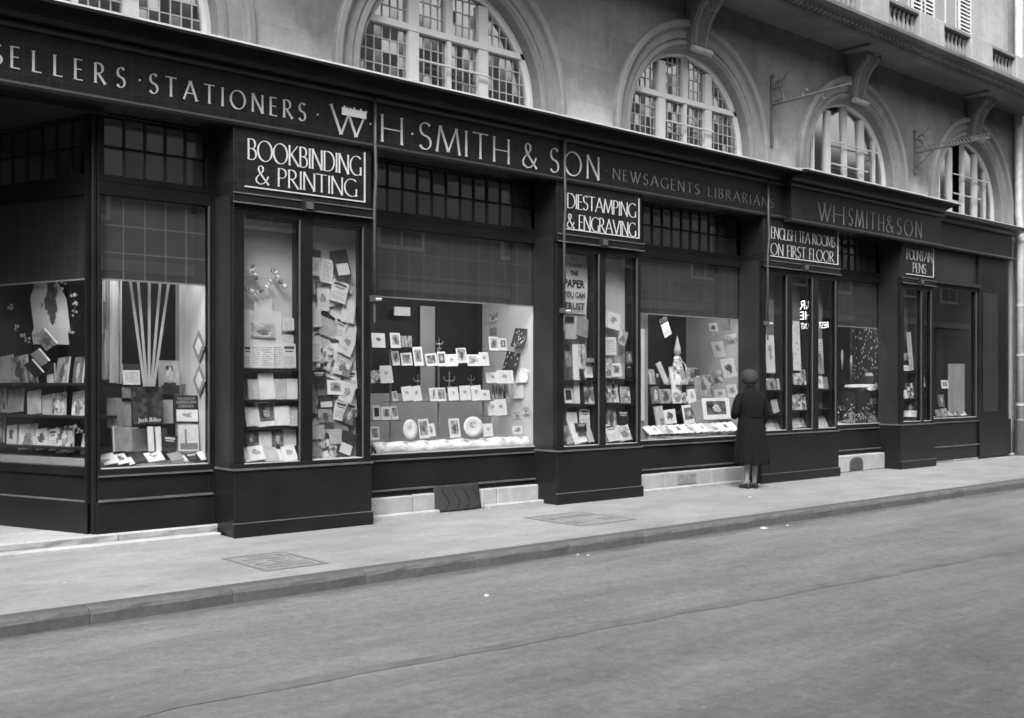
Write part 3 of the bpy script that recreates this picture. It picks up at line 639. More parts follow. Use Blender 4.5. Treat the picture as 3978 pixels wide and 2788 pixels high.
# Piers with showcases
def pier(x0, x1, lights, sign, lin='lining', zt=3.06, base0=None, zc=.65, glz=.69):
    """a projecting pier: two or three glazed showcases over a black base, sign panel above"""
    b0 = base0 if base0 is not None else x0
    fr = MB(); posts = []
    prev = x0
    for a, b in lights: fr.box(prev, a, 0, .06, glz, zt); prev = b
    fr.box(prev, x1, 0, .06, glz, zt); fr.box(x0, x1, -.005, .06, zt, 3.15); fr.box(x0, x1, -.01, .06, zc, glz)
    p = fr.build('showcase', 'black', shop, bevel=.005)
    for a, b in lights:
        pane(p, a, b, glz, zt, .035, 'glass', 0)
        bd = MB(); bd.box(b - .016, b - .002, -.012, .0, glz, zt); bd.build('bead', 'pipe', p)
        MB().box(a, b, -.006, .02, glz - .006, glz + .006).build('glazing_sill', 'cream', p)
    MB().box(x0 + .012, x1 - .012, .27, .29, glz, zt).build('backboard', lin, p); MB().box(x0 + .05, x1 - .05, .061, .40, glz - .02, glz).build('case_floor', 'lining', p); MB().box(x0 + .02, x1 - .02, .061, .40, zt, zt + .02).build('case_top', 'dark', p)
    MB().box(x0, x0 + .012, .06, .42, zc, 3.25).build('side_panel', 'black2', p); MB().box(x1 - .012, x1, .06, .42, zc, 3.25).build('side_panel', 'black', p)
    for (a, b), (c2, d2) in zip(lights[:-1], lights[1:]): MB().box((b + c2) / 2 - .012, (b + c2) / 2 + .012, .061, .40, glz, zt).build('case_partition', 'dark', p)
    l = MB().box(x0 - .015, x1 + .015, -.04, .05, 3.15, 3.25).build('lintel', 'black', shop, bevel=.008); xm = (x0 + x1) / 2
    MB().box(xm - .06, xm + .06, -.085, -.04, 3.14, 3.26).build('block', 'black2', l); MB().box(xm - .035, xm + .035, -.10, -.085, 3.165, 3.235).build('rosette', 'pipe', l); MB().box(x0 - .02, x1 + .02, -.055, -.04, 3.15, 3.163).build('bead', 'edge', l); MB().box(x0 - .02, x1 + .02, -.05, -.04, 3.24, 3.252).build('bead', 'edge', l)
    b = MB().box(b0, x1, -.02, .42, 0, zc - .02).build('pier_base', 'black', shop, bevel=.006); MB().box(b0 - .02, x1 + .01, -.05, -.02, 0, .13).build('skirting', 'black', b, bevel=.012); MB().box(b0 - .02, x1 + .01, -.052, -.021, .13, .137).build('skirting_edge', 'edge', b); MB().box(b0 - .01, x1 + .01, -.035, .4, zc - .02, zc).build('cill', 'edge', b)
    s = MB().box(x0 + .0, x1 + .0, -.012, .40, 3.25, 3.885).build('sign_panel', 'signglass', shop, bevel=.004)
    sx0, sx1 = sign
    MB().box(sx0, sx1, -.024, -.012, 3.312, 3.324).build('lit_bevel_line', 'white_letter', s); MB().box(sx1 - .012, sx1, -.0235, -.0125, 3.325, 3.83).build('lit_bevel_line', 'white_letter', s)  # bottom and right lines: lit bevel of the sign glass painted white
    return p, s
p1, s1 = pier(4.46, 5.99, [(4.575, 5.17), (5.31, 5.90)], (4.57, 5.91))
p2, s2 = pier(8.62, 10.11, [(8.745, 9.345), (9.465, 10.04)], (8.74, 10.06), 'lining', base0=8.60)
p3, s3 = pier(12.72, 14.68, [(12.80, 13.31), (13.46, 13.98), (14.15, 14.62)], (12.88, 14.66), 'greyboard', zc=.72, glz=.76, base0=12.66)
p4, s4 = pier(16.60, 17.72, [(16.70, 17.28), (17.38, 17.62)], (16.75, 17.68), 'room', zc=.76, glz=.80, base0=16.55)
word('BOOKBINDING', full, 962, 1403, 537, 617, -.014, 'white_letter', s1, track=.08, thick=.092); word('& PRINTING', full, 991, 1386, 640, 712, -.014, 'white_letter', s1, track=.08, thick=.092)
word('DIESTAMPING', zI, 255, 915, 245, 385, -.014, 'white_letter', s2, track=.06, thick=.092); word('& ENGRAVING', zI, 250, 915, 440, 580, -.014, 'white_letter', s2, track=.06, thick=.092)
word('ENGLISH TEA ROOMS', zJ, 203, 730, 598, 690, -.014, 'cream', s3, track=.04, thick=.092); word('ON FIRST FLOOR', zJ, 200, 720, 730, 825, -.014, 'cream', s3, track=.1, thick=.092)
word('FOUNTAIN', zJ, 1325, 1536, 780, 862, -.014, 'cream', s4, track=.04, thick=.092); word('PENS', zJ, 1375, 1484, 893, 972, -.014, 'cream', s4, track=.06, thick=.092)
# canted entrance window (left), corner post, entrance step and lobby
CA = R(-70); cor = Vector((3.30, .44, 0)); CF = Frame((cor.x, cor.y), CA)
def cl(s, off=0): return cor - CF.ux * s + CF.n * off     # s metres in from the corner along the canted window
cw = empty('entrance_window', None, None, (cor.x, cor.y, 0)); cw.rotation_euler = (0, 0, CA); cw.parent = shop
def cb(name, s0, s1, y0, y1, z0, z1, mat, bevel=0):      # local x runs along ux, so s -> -x
    return MB().box(-s1, -s0, y0, y1, z0, z1).build(name, mat, cw, bevel)
cb('frame_post', -.0, .035, -.04, .05, .1, 3.9, 'black'); cb('frame_rail', .035, 2.4, -.03, .05, .62, .70, 'black'); cb('frame_head', .035, 2.4, -.03, .05, 3.16, 3.34, 'black'); cb('frame_head', .035, 2.4, -.03, .05, 3.86, 3.92, 'black'); cb('frame_post', 2.4, 2.5, -.04, .06, .1, 3.9, 'black')
cb('stall_riser', .0, 2.45, -.01, .05, .40, .62, 'black'); cb('moulding', 0, 2.45, -.035, -.011, .385, .40, 'edge'); cb('stall_base', 0, 2.45, -.03, .05, .10, .385, 'black')
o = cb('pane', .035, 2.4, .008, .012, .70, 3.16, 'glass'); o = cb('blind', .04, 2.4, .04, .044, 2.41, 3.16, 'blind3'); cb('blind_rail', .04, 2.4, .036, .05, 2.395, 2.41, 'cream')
for k in range(11): cb('pane', .07 + k * .21, .07 + (k + 1) * .21 - .02, .008, .012, 3.34, 3.59, 'oldglass'); cb('pane', .07 + k * .21, .07 + (k + 1) * .21 - .02, .008, .012, 3.61, 3.86, 'oldglass'); cb('glazing_bar', .26 + k * .21, .278 + k * .21, 0, .03, 3.34, 3.86, 'black2')
cb('glazing_bar', .07, 2.4, -.002, .033, 3.59, 3.61, 'black')
cb('transom_backing', .3, 2.3, .12, .13, 3.34, 3.88, 'lining2'); cb('display_floor', .0, 2.4, .06, .5, .68, .76, 'lining2'); cb('back_wall', .62, 2.4, .62, .64, .6, 3.9, 'drape')
for z in (1.46, 1.155, .86): cb('shelf', .06, 2.3, .1, .34, z - .025, z, 'shelf')
box('corner_post', 3.292, 3.338, .385, .47, .10, 3.9, 'black', shop, .01)
step = empty('entrance_step', 'worn stone entrance step with chipped lower edge left of the Bookbinding case', 'step', (2.9, .4, 0))
x = .2
for L in (1.2, 1.1, 1.0, 1.05):
    st = MB(); n = 6; rings = []
    for i in range(n + 1):
        xx = x + .003 + (L - .006) * i / n; j = random.uniform(-.012, .012)
        rings.append([(xx, .34 + j, .0), (xx, .335 + j * 1.5, .05), (xx, .33 + j, .085), (xx, .345 + j, .10), (xx, .95, .10), (xx, .95, 0)])
    o = st.quadstrip(rings).build('stone_slab', 'plinth', step, loc=(-2.9, -.4, 0)); x += L
box('lower_kerb', .2 - 2.9, 4.44 - 2.9, .20 - .4, .325 - .4, -.05, .032, 'plinth', step, .01)
lob = box('entrance_floor', .2, 3.6, .95, 4.5, -.05, .098, 'greyboard'); struct(lob)
box('lobby_back', .2, 3.6, 4.2, 4.3, 0, 3.9, 'black', shop); box('lobby_side', .18, .2, .4, 4.2, 0, 3.9, 'black', shop); box('lobby_ceiling', .2, 3.4, .31, 4.2, 3.87, 3.895, 'black2', shop)
# ================================================================ ironwork, pipes
def fpipe(px, label, X, yl):
    o = empty('iron_pipe', label, 'pipe', (X, yl, 2.3))
    zt = 4.40
    MB().tube([(0, -.06 - yl, zt - 2.3), (0, -.06 - yl, 3.92 - 2.3), (0, -.075 - yl, 3.6 - 2.3), (0, -.05 - yl, 3.3 - 2.3), (0, -.05 - yl, 2.28 - 2.3)], .017, 8).build('rod', 'pipe', o, smooth=True)
    MB().box(-.03, .03, -.09 - yl, .0 - yl, .0, .06).build('bracket', 'pipe', o); MB().tube([(-.01, -.08 - yl, .02), (.05, -.1 - yl, .02)], .016, 6).build('tap', 'zincpipe', o); MB().tube([(0, -.05 - yl, 0), (0, -.05 - yl, -.22)], .012, 6).build('tail', 'pipe', o)
fpipe(0, 'thin iron pipe down the pier right of the Bookbinding sign', 6.005, 0); fpipe(0, 'thin iron pipe down the pier left of the Diestamping sign', 8.70, 0); fpipe(0, 'thin iron pipe down the pier left of the Tea Rooms sign', 12.77, 0)
def curl(c, r, a0, a1, n=16, r1=None, plane='xz', y=0):
    r1 = r if r1 is None else r1
    return [(c[0] + (r + (r1 - r) * i / n) * math.cos(R(a0 + (a1 - a0) * i / n)), y, c[1] + (r + (r1 - r) * i / n) * math.sin(R(a0 + (a1 - a0) * i / n))) for i in range(n + 1)]
def bracket(X, z0, z1, za, reach, label, twist):
    """sign bracket: back plate up the wall, arm projecting over the pavement, scrolls in the angle"""
    o = empty('iron_bracket', label, 'bracket', (X, .39, z0), rz=R(-90) + 0)   # local +x points away from the wall
    h = z1 - z0; a = za - z0
    MB().box(-.0, .022, -.025, .025, 0, h).build('back_plate', 'iron', o)
    arm = MB().tube([(0, 0, a), (reach * .5, 0, a + .02), (reach, 0, a + .04)], .02 if not twist else .016, 8)
    if twist:
        for s in (0, math.pi): arm.tube([(.25 + (reach - .25) * t / 80, .02 * math.cos(t * .7 + s), a + .055 + .03 * math.sin(t * .7 + s)) for t in range(81)], .008, 5)
        arm.tube([(0, 0, a + .1), (reach, 0, a + .11)], .008, 6)
    arm.build('arm', 'iron', o)
    g = .013
    class _S:
        def tube(s, *a): MB().tube(*a).build('scroll', 'iron', o)
    sc = _S()
    sc.tube(curl((.12, h - .13), .09, -90, 330, 18, .03), g, 6); sc.tube(curl((.1, h - .3), .12, 60, -150, 14, .06), g, 6)
    sc.tube([(.02, 0, a + .25), (.12, 0, a + .22), (.2, 0, a + .12), (.24, 0, a + .02)], g, 6); sc.tube([(.1, 0, a + .3), (.22, 0, a + .36), (.3, 0, a + .45)], g, 6)
    if twist:
        sc.tube(curl((.14, a - .1), .1, 90, -220, 16, .04), g, 6); sc.tube([(.02, 0, a - .25), (.15, 0, a - .18), (.28, 0, a - .06), (.36, 0, a)], g, 6)
    else: sc.tube(curl((reach * .45, a + .07), .06, 230, -20, 10, .03), g, 6); sc.tube(curl((reach * .7, a - .06), .05, 120, 300, 8, .03), g, 6)
    MB().lathe([(.0, -.03), (.035, -.02), (.04, 0), (.02, .03), (.0, .04)], 8, (.011, 0, h + .02)).build('finial', 'iron', o)
bracket(13.48, 5.07, 6.12, 5.70, 1.35, 'slender wrought iron sign bracket on the wall between the leaded and plain arches', False)
bracket(17.78, 5.22, 5.95, 5.58, 1.35, 'ornate twisted wrought iron bracket on the wall between the plain arches', True)
# ornamental iron boss before the plinth of the long window
ir = empty('wheel_guard', 'dark cast iron guard with raised S-curved ribs set into the stone plinth', 'guard', (7.38, .22, 0))
pr = []
pn = MB(); rings = []
GY = lambda z, x: .10 - .05 * (1 - min(1, z / .31)) ** 1.3 + .03 * (abs(x) / .33) ** 3
for k in range(11):
    z = .30 * k / 10; rings.append([(-.327, .3, z)] + [(x_, GY(z, x_), z) for x_ in (-.325, -.28, -.18, -.06, .06, .18, .28, .325)] + [(.327, .3, z)])
pn.quadstrip(rings).build('body', 'drape', ir, smooth=True)
for q in range(4):
    xs = -.22 + q * .15; pts = []
    for k in range(13):
        t = k / 12; z = .02 + .27 * t; x_ = xs + .05 * math.sin(t * 5.2) + .05 * t; pts.append((x_, GY(z, x_) - .002, z))
    MB().tube(pts, .007, 6).build('rib', 'black2', ir)
# drain pipe at the party wall and the pale neighbour
dp = empty('drainpipe', 'pale zinc drainpipe on the party wall past the end window', 'drainpipe', (21.62, .2, 0))
MB().tube([(0, 0, 0), (0, 0, 4.6), (.04, .05, 4.9), (.04, .05, 11)], .075, 12).build('pipe', 'zincpipe', dp, smooth=True)
for z in (1.0, 2.0, 3.0, 4.3): MB().lathe([(.09, 0), (.09, .05)], 12, (0, 0, z)).build('collar', 'zincpipe', dp)
MB().lathe([(.11, 0), (.11, .7), (.08, .75)], 12, (0, 0, 0)).build('shoe', 'pipe', dp)
nb = empty('neighbour_building', 'pale rendered neighbouring building beyond the drainpipe', 'building', (26, .3, 0))
MB().box(-4.2, 14, .0, 6, 0, 13).build('wall', 'pale_stone', nb)
MB().box(-4.0, 14, -.12, -.002, 0, 3.9).build('shop_base', 'greyboard', nb); MB().box(-4.1, 14, -.3, -.002, 4.0, 4.2).build('string_course', 'pale_stone', nb)
for k in range(4):
    for z in (5, 8.6): MB().box(-2.6 + k * 3, -1.4 + k * 3, -.02, -.003, z, z + 2.2).build('window', 'room', nb)
# ================================================================ the street opposite (seen in the glass)
op = empty('opposite_building', 'long stone building across the street, seen mirrored in the shop glass', 'building', (14, -13, 0))
MB().box(-60, 60, -6, 0, 0, 10.5).build('wall', 'stone2', op); MB().box(-60, 60, .0, .3, 10.2, 10.7).build('cornice', 'stone2', op); MB().box(-60, 60, 0.002, .15, 3.9, 4.15).build('string_course', 'pale_stone', op)
MB().box(-60, 60, .003, .06, 0, 3.6).build('shop_row', 'room', op)
for k in range(22):
    for z in (5.0, 8.0):
        X = -45 + k * 4.2; w = MB().box(X, X + 1.5, .003, .04, z, z + 2.1).build('window', 'white_paint', op)
        for s in (0, 1): MB().box(X + .1 + s * .68, X + .72 + s * .68, .041, .05, z + .1, z + 2.0).build('pane', 'room', w)
    MB().box(-45 + k * 4.2 - .9, -45 + k * 4.2 - .3, .07, .3, 0, 3.8).build('pier', 'stone2', op)
def neon():
    m, n, p = newmat('white_neon'); p.inputs['Emission Color'].default_value = (1, 1, 1, 1); p.inputs['Emission Strength'].default_value = 3; return m
NEON = neon()
def opp_sign(text, px, py, hpx, wpx, label):
    Yc = -12.2; Yv = .07 - Yc; X, Z = P(px, py, Yv); d = ray(px, py); t = (D + Yv) / d.y; h = hpx * t / F; w = wpx * t / F / .8
    o = empty('neon_sign', label, 'sign', (X, Yc, Z)); o.rotation_euler = (0, 0, R(-90))
    MB().box(-.55 * w, .55 * w, .02, .1, -.06, h + .06).build('board', 'dark', o)
    sans(text, h, w, NEON, o, (0, -.01, 0)); return o
opp_sign('BAR', 3142, 1200, 35, 66, 'lit white BAR sign across the street, mirrored in the Tea Rooms case')
opp_sign('THE', 3142, 1240, 32, 62, 'lit white THE sign across the street, mirrored in the Tea Rooms case')
opp_sign('RESTAURANT', 3164, 1276, 24, 98, 'lit white RESTAURANT sign across the street, mirrored in the Tea Rooms case')

# ================================================================ goods in the windows
ORD = ['first', 'second', 'third', 'fourth', 'fifth', 'sixth', 'seventh', 'eighth', 'ninth', 'tenth', 'eleventh', 'twelfth', 'thirteenth', 'fourteenth', 'fifteenth', 'sixteenth', 'seventeenth', 'eighteenth', 'nineteenth', 'twentieth', 'twenty-first', 'twenty-second', 'twenty-third', 'twenty-fourth']
def noun(kind): return {'book': 'book', 'card': 'card', 'sheet': 'sheet', 'mag': 'magazine', 'mag2': 'booklet'}[kind]
def item(fr, za, e, off=0):
    """e = (cx, cy, w, h, rot, kind, cover[, lean]) in zoom pixels; stands on the vertical plane fr"""
    cx, cy, w, h, rot, kind, cv = e[:7]; lean = e[7] if len(e) > 7 else (8 if kind in ('book', 'card') else 3)
    c = fr.at(*za(cx, cy), off); l = fr.at(*za(cx - w / 2, cy), off); r = fr.at(*za(cx + w / 2, cy), off); t = fr.at(*za(cx, cy - h / 2), off); b = fr.at(*za(cx, cy + h / 2), off)
    wd = (r - l).length; ht = (t - b).length; th = {'book': .022, 'card': .004, 'sheet': .002, 'mag': .005, 'mag2': .008}[kind]
    nm = {'book': 'book', 'card': 'picture_card', 'sheet': 'paper_sheet', 'mag': 'magazine', 'mag2': 'booklet'}[kind]
    mat = CV[cv][0]
    o = board(nm, MT['paper'] if kind == 'card' else mat)
    o.location = c; o.scale = (wd, th, ht); o.rotation_mode = 'ZXY'
    o.rotation_euler = (R(-lean), R(-rot), fr.ang + R(random.uniform(-3, 3)))
    if kind == 'card':
        m = random.uniform(.62, .78); q = board('picture', mat, o); q.location = (random.uniform(-.03, .03), -1, .04); q.scale = (m, .3, m * random.uniform(.85, 1.0))
    elif kind == 'book':
        q = board('page_block', MT['paper'], o); q.location = (.004, .02, 0); q.scale = (1.0, .75, .985); q.location = (.012, -.12, 0); q.scale = (.985, .78, .99)
    return o
def row(fr, za, where, items, step=.012, ref='entrance', base=0):
    items = sorted(items, key=lambda e: e[0]); n = len(items); gname = 'printed goods ' + where
    for k, e in enumerate(items):
        o = item(fr, za, e, base + (k % 3) * step)
        look = CV[e[6]][1]
        if e[5] == 'card': look = {'white vignette': 'vignette'}.get(look, look) + ' picture'
        s = (look + ' ' + noun(e[5])) if e[6] != 'dw' else ('dark white-panelled ' + noun(e[5]))
        tag(o, '%s, %s from the %s, %s' % (s, ORD[k], ref, where), {'card': 'card', 'sheet': 'paper', 'mag': 'magazine', 'mag2': 'booklet', 'book': 'book'}[e[5]], gname)
def shelf(parent_label, za, xa, xb, y, Y, depth, name='display_shelf', mat='shelf', th=.02, parent=None):
    X0 = P(*za(xa, y), Y)[0]; X1 = P(*za(xb, y), Y)[0]; z = P(*za((xa + xb) / 2, y), Y)[1]
    o = box(name, X0, X1, Y - .04, Y + depth, z - th, z, mat, parent); 
    return o
B, CD, S, M, M2 = 'book', 'card', 'sheet', 'mag', 'mag2'
# ---- canted entrance window
CFi = Frame((cor.x - CF.n.x * .28, cor.y - CF.n.y * .28), CA)
row(CFi, zA, 'top shelf of canted window', [(65, 425, 125, 245, 0, B, 'l'), (190, 430, 150, 250, 2, B, 'p'), (300, 480, 80, 160, 6, B, 'pd'), (462, 470, 75, 190, 0, B, 'dw'), (570, 440, 100, 250, -9, B, 'p'), (715, 440, 90, 255, -9, B, 'pd')], base=.03)
row(CFi, zA, 'middle shelf of canted window', [(30, 705, 62, 215, 0, B, 'mb'), (150, 705, 125, 210, -5, B, 'm'), (315, 718, 108, 210, -2, B, 'l'), (440, 742, 95, 185, -2, B, 'l'), (540, 735, 110, 205, -4, B, 'b'), (715, 735, 105, 235, -6, B, 'pl')], base=.03)
row(CFi, zA, 'bottom shelf of canted window', [(22, 965, 50, 230, -5, B, 'pd'), (120, 1015, 90, 190, -4, B, 'vd'), (258, 1025, 140, 225, -7, B, 'pl'), (385, 1045, 105, 185, 0, B, 'vd'), (487, 1050, 68, 190, -3, B, 'tt'), (590, 1050, 140, 240, -4, B, 'b'), (765, 1090, 40, 190, -10, B, 'l')], base=.03)
row(CFi, zA, 'hung diagonally in canted window', [(415, 150, 130, 170, 38, B, 'pl'), (368, 310, 100, 140, 38, B, 'l'), (312, 410, 90, 150, 38, B, 'd')], base=.16)
# printed scarf hanging above the chain
sc = MB(); rings = []
for k in range(13):
    t = k / 12; cx = 405 + 75 * t + (-25 if k > 9 else 0); wdt = 170 + 150 * min(1, t * 3.2) * (1 if t < .3 else 1); yy = 980 + 600 * t
    a = CFi.at(*zG(cx - wdt / 2, yy + 6 * math.sin(k)), .10 + .02 * math.sin(k * .9)); b = CFi.at(*zG(cx + wdt / 2, yy), .12 + .015 * math.cos(k * .7)); m_ = (a + b) / 2 + CF.n * .03; bk = -CF.n * .004
    rings.append([a, m_, b, b + bk, m_ + bk, a + bk])
sco = sc.quadstrip(rings).build('printed_scarf', cover('scarf_print', .6, .72, 3, .2, oval=(.48, .66, .24, .4, .05)), smooth=False); tag(sco, 'pale printed scarf with a dark figure hanging in the canted entrance window', 'scarf')
def sprig(fr, za, pts, label, off=.12):
    c = fr.at(*za(*pts[0]), off); o = empty('flower_sprig', label, 'flowers', c)
    st = MB().tube([fr.at(*za(x, y), off) - c for x, y in pts], .004, 5).build('stem', 'iron', o)
    for x, y in pts:
        for q in range(3):
            p = fr.at(*za(x + random.uniform(-22, 22), y + random.uniform(-22, 22)), off + random.uniform(.0, .03)) - c; pet = MB(); rr = random.uniform(.012, .024)
            for a in range(5): an = a * 1.257 + random.random(); pet.quadstrip([[p, p + Vector((math.cos(an) * rr * .6, -.008, math.sin(an) * rr * .6 + .004)), p + Vector((math.cos(an) * rr, -.004, math.sin(an) * rr)), p + Vector((math.cos(an + .7) * rr * .6, -.008, math.sin(an + .7) * rr * .6))]] * 1 + [[p + Vector((0, .003, 0)), p + Vector((math.cos(an) * rr * .6, -.005, math.sin(an) * rr * .6 + .004)), p + Vector((math.cos(an) * rr, -.001, math.sin(an) * rr)), p + Vector((math.cos(an + .7) * rr * .6, -.005, math.sin(an + .7) * rr * .6))]])
            pet.build('blossom', 'paper', o)
sprig(CFi, zG, [(545, 1000), (570, 1060), (650, 1140), (670, 1210), (665, 1300), (630, 1460), (775, 1190)], 'white artificial blossom sprig right of the printed scarf')
sprig(CFi, zG, [(100, 1250), (140, 1430), (215, 1500), (240, 1540)], 'white artificial blossom sprig left of the printed scarf')
sprig(CFi, zA, [(690, 940), (710, 970)], 'single white artificial flower on the bottom shelf of the canted window', .1)
# ---- window beside the entrance (ribbons)
f1 = fac(.95); sidew1 = Frame((4.40, .5), R(-90))
for a, b, y0, y1, m, lab in ((905, 962, 955, 1560, 'mb', 'narrow dim patterned paper hanging beside the canted window corner'), (970, 1080, 960, 1600, 'l', 'pale border-striped paper hanging left of the ribbon fan'), (1592, 1690, 1000, 1600, 'l', 'pale border-striped paper hanging right of the ribbon fan')):
    x0, zt = f1.at(*zG(a, y0)).x, f1.at(*zG(a, y0)).z; x1 = f1.at(*zG(b, y0)).x; zb_ = f1.at(*zG(a, y1 + 330)).z
    o = MB().box(x0, x1, .93, .936, zb_, zt).build('hanging_paper', CV[m][0]); tag(o, lab, 'paper')
    for s in (.72,): MB().box(x0 + (x1 - x0) * s, x0 + (x1 - x0) * s + .018, .9265, .9295, zb_, zt).build('dotted_border', CV['mb'][0], o)
fx = fac(.62); base = fx.at(*zA(1335, 560))
for k, (tx, ty, bx) in enumerate(((1155, 975, 1290), (1228, 980, 1310), (1333, 990, 1330), (1435, 1000, 1350), (1512, 1005, 1372))):
    t = fx.at(*zG(tx, ty - 25)); b = fx.at(*zA(bx, 575)); w = .013
    o = MB().quadstrip([[(b.x - w, b.y, b.z), (b.x + w, b.y, b.z), (b.x + w, b.y + .003, b.z), (b.x - w, b.y + .003, b.z)], [(t.x - w, t.y, t.z), (t.x + w, t.y, t.z), (t.x + w, t.y + .003, t.z), (t.x - w, t.y + .003, t.z)]]).build('ribbon', CV['l'][0])
    tag(o, '%s white ribbon of the fan, counted from the entrance' % ORD[k], 'ribbon', 'ribbons fanned out above the dark book')
W1L = 'of ribbon window'
fb = fac(.82)
row(fb, zA, 'at back ' + W1L, [(1165, 470, 150, 185, 0, B, 'wd'), (1500, 495, 185, 300, 0, B, 'port'), (1125, 630, 78, 100, 0, B, 'm'), (1120, 820, 100, 220, 0, S, 'l'), (1495, 800, 95, 210, 0, S, 'l'), (1180, 1050, 120, 220, 0, S, 'l'), (1330, 1050, 330, 200, 0, S, 'm')])
fm = fac(.68)
row(fm, zA, 'middle tier ' + W1L, [(1015, 812, 130, 270, -2, B, 'm'), (1312, 745, 268, 330, 0, B, 'db')])
jb = fm.at(*zA(1345, 905), .04); sans('Jack Bilbo', .05, .22, 'paper', None, (jb.x - .02, jb.y - .02, jb.z + .005), .012).name = 'cover_lettering'
jl = bpy.data.objects['cover_lettering']; bk = [o for o in bpy.data.objects if o.get('label', '').startswith('dark densely patterned book') and W1L in o['label']][0]
jl.parent = bk; bpy.context.view_layer.update(); jl.matrix_parent_inverse = bk.matrix_world.inverted()
ab = item(fm, zA, (1660, 780, 215, 250, -2, B, 'd'), .03); tag(ab, 'dark large book lettered American Design with a white drawing panel', 'book')
bpy.context.view_layer.update(); inv = ab.matrix_world.inverted()
for tx, cy, hh, ww in (('THE INDEX OF', 683, 22, 160), ('AMERICAN', 714, 28, 180), ('DESIGN', 750, 26, 130)):
    p = fm.at(*zA(1655, cy + hh / 2), .058 + (750 - cy) * -.0001); l = fm.at(*zA(1655 - ww / 2, cy), .058); r = fm.at(*zA(1655 + ww / 2, cy), .058)
    t = sans(tx, hh * .43554 * 9.9 / F * 1.0, (r - l).length, 'white_letter', None, (p.x, p.y - .012, p.z), .02, 'cover_lettering'); t.parent = ab; t.matrix_parent_inverse = inv
q = board('cover_panel', CV['v'][0], ab); q.location = (0, -1, -.23); q.scale = (.88, .2, .42)
fl = fac(.60)
row(fl, zA, 'front tier ' + W1L, [(1095, 1045, 150, 215, 0, B, 'm'), (1018, 1045, 32, 225, 0, B, 'w'), (1340, 1045, 48, 220, 0, B, 'w'), (1407, 1045, 46, 220, 0, B, 'w'), (1505, 1085, 130, 150, -8, B, 'dt'), (1675, 1035, 178, 235, -1, B, 'tow')])
ff = fac(.53)
row(ff, zA, 'lying along sill ' + W1L, [(970, 1225, 125, 150, 8, M2, 'w', 55), (1080, 1225, 105, 140, 10, M2, 'vd', 55), (1160, 1245, 55, 100, 10, M2, 'w', 55), (1230, 1215, 125, 150, 10, M2, 'd', 55), (1375, 1205, 150, 130, 6, M2, 'v', 55), (1565, 1205, 115, 115, 10, M2, 'm', 55), (1640, 1220, 55, 95, 10, M2, 'w', 55), (1720, 1205, 110, 100, 12, M2, 'dt', 55), (1800, 1195, 60, 120, 10, M2, 'w', 55)])
for k, (cx, cy) in enumerate(((1775, 215), (1780, 520))):
    c = sidew1.at(*zA(cx, cy), .02); o = empty('diamond_frame', '%s diamond-shaped paper ornament on the side of the ribbon window' % ('upper', 'lower')[k], 'ornament', c, 'paper diamonds'); 
    for s, wd in ((.16, 'l'), (.09, 'w')):
        b_ = MB(); n_ = [(0, s), (s * .9, 0), (0, -s), (-s * .9, 0)]; yy = -.004 if wd == 'l' else -.008
        b_.quadstrip([[(yy, a, b) for a, b in n_], [(yy + .003, a, b) for a, b in n_]]).build('diamond', CV['m' if wd == 'l' else 'w'][0], o)
# ---- Bookbinding cases
g = fac(.24); gf = fac(.17)
L1 = 'of first Bookbinding case'; L2 = 'of second Bookbinding case'
row(g, zB, 'above shelves ' + L1, [(510, 1225, 165, 115, 0, S, 'w'), (510, 1430, 340, 300, 0, S, 'w', 2), (735, 1400, 100, 110, 0, S, 't'), (735, 1545, 115, 105, 0, S, 't')])
pp = item(g, zB, (510, 1455, 212, 130, 0, S, 'pl'), .03); tag(pp, 'double landscape print on the large white mount in the first Bookbinding case', 'print')
for y in (262, 508, 717): shelf('', zC, 250, 735, y, .14, .12, parent=p1)
row(gf, zC, 'top shelf ' + L1, [(325, 165, 60, 180, 0, M, 'tt'), (385, 165, 80, 190, -3, M, 't'), (475, 165, 110, 190, -1, M, 't'), (562, 165, 90, 190, 0, M, 't'), (650, 165, 105, 190, 0, M, 'tt')])
row(gf, zC, 'second shelf ' + L1, [(365, 427, 85, 160, 0, B, 'l'), (468, 404, 118, 205, 3, B, 'w'), (578, 427, 90, 160, 0, B, 'l'), (672, 425, 100, 162, 0, B, 'w')])
row(gf, zC, 'third shelf ' + L1, [(348, 640, 90, 150, 4, B, 'w'), (470, 612, 160, 205, 5, CD, 'pd'), (588, 635, 108, 150, 0, B, 'w'), (678, 638, 92, 150, 0, B, 't')])
row(gf, zC, 'back of floor ' + L1, [(355, 810, 95, 120, 0, M, 'pd'), (462, 822, 100, 130, 0, M, 'w'), (558, 812, 85, 118, 0, M, 'pd'), (652, 802, 105, 130, -2, M, 'w')])
row(fac(.12), zC, 'along floor ' + L1, [(320, 940, 50, 120, 4, M, 'w', 30), (392, 925, 120, 125, 6, M, 'v', 30), (505, 935, 110, 120, 0, M, 'l', 30), (650, 925, 105, 130, 4, M, 'v', 30), (575, 940, 60, 100, 0, M, 'w', 30)])
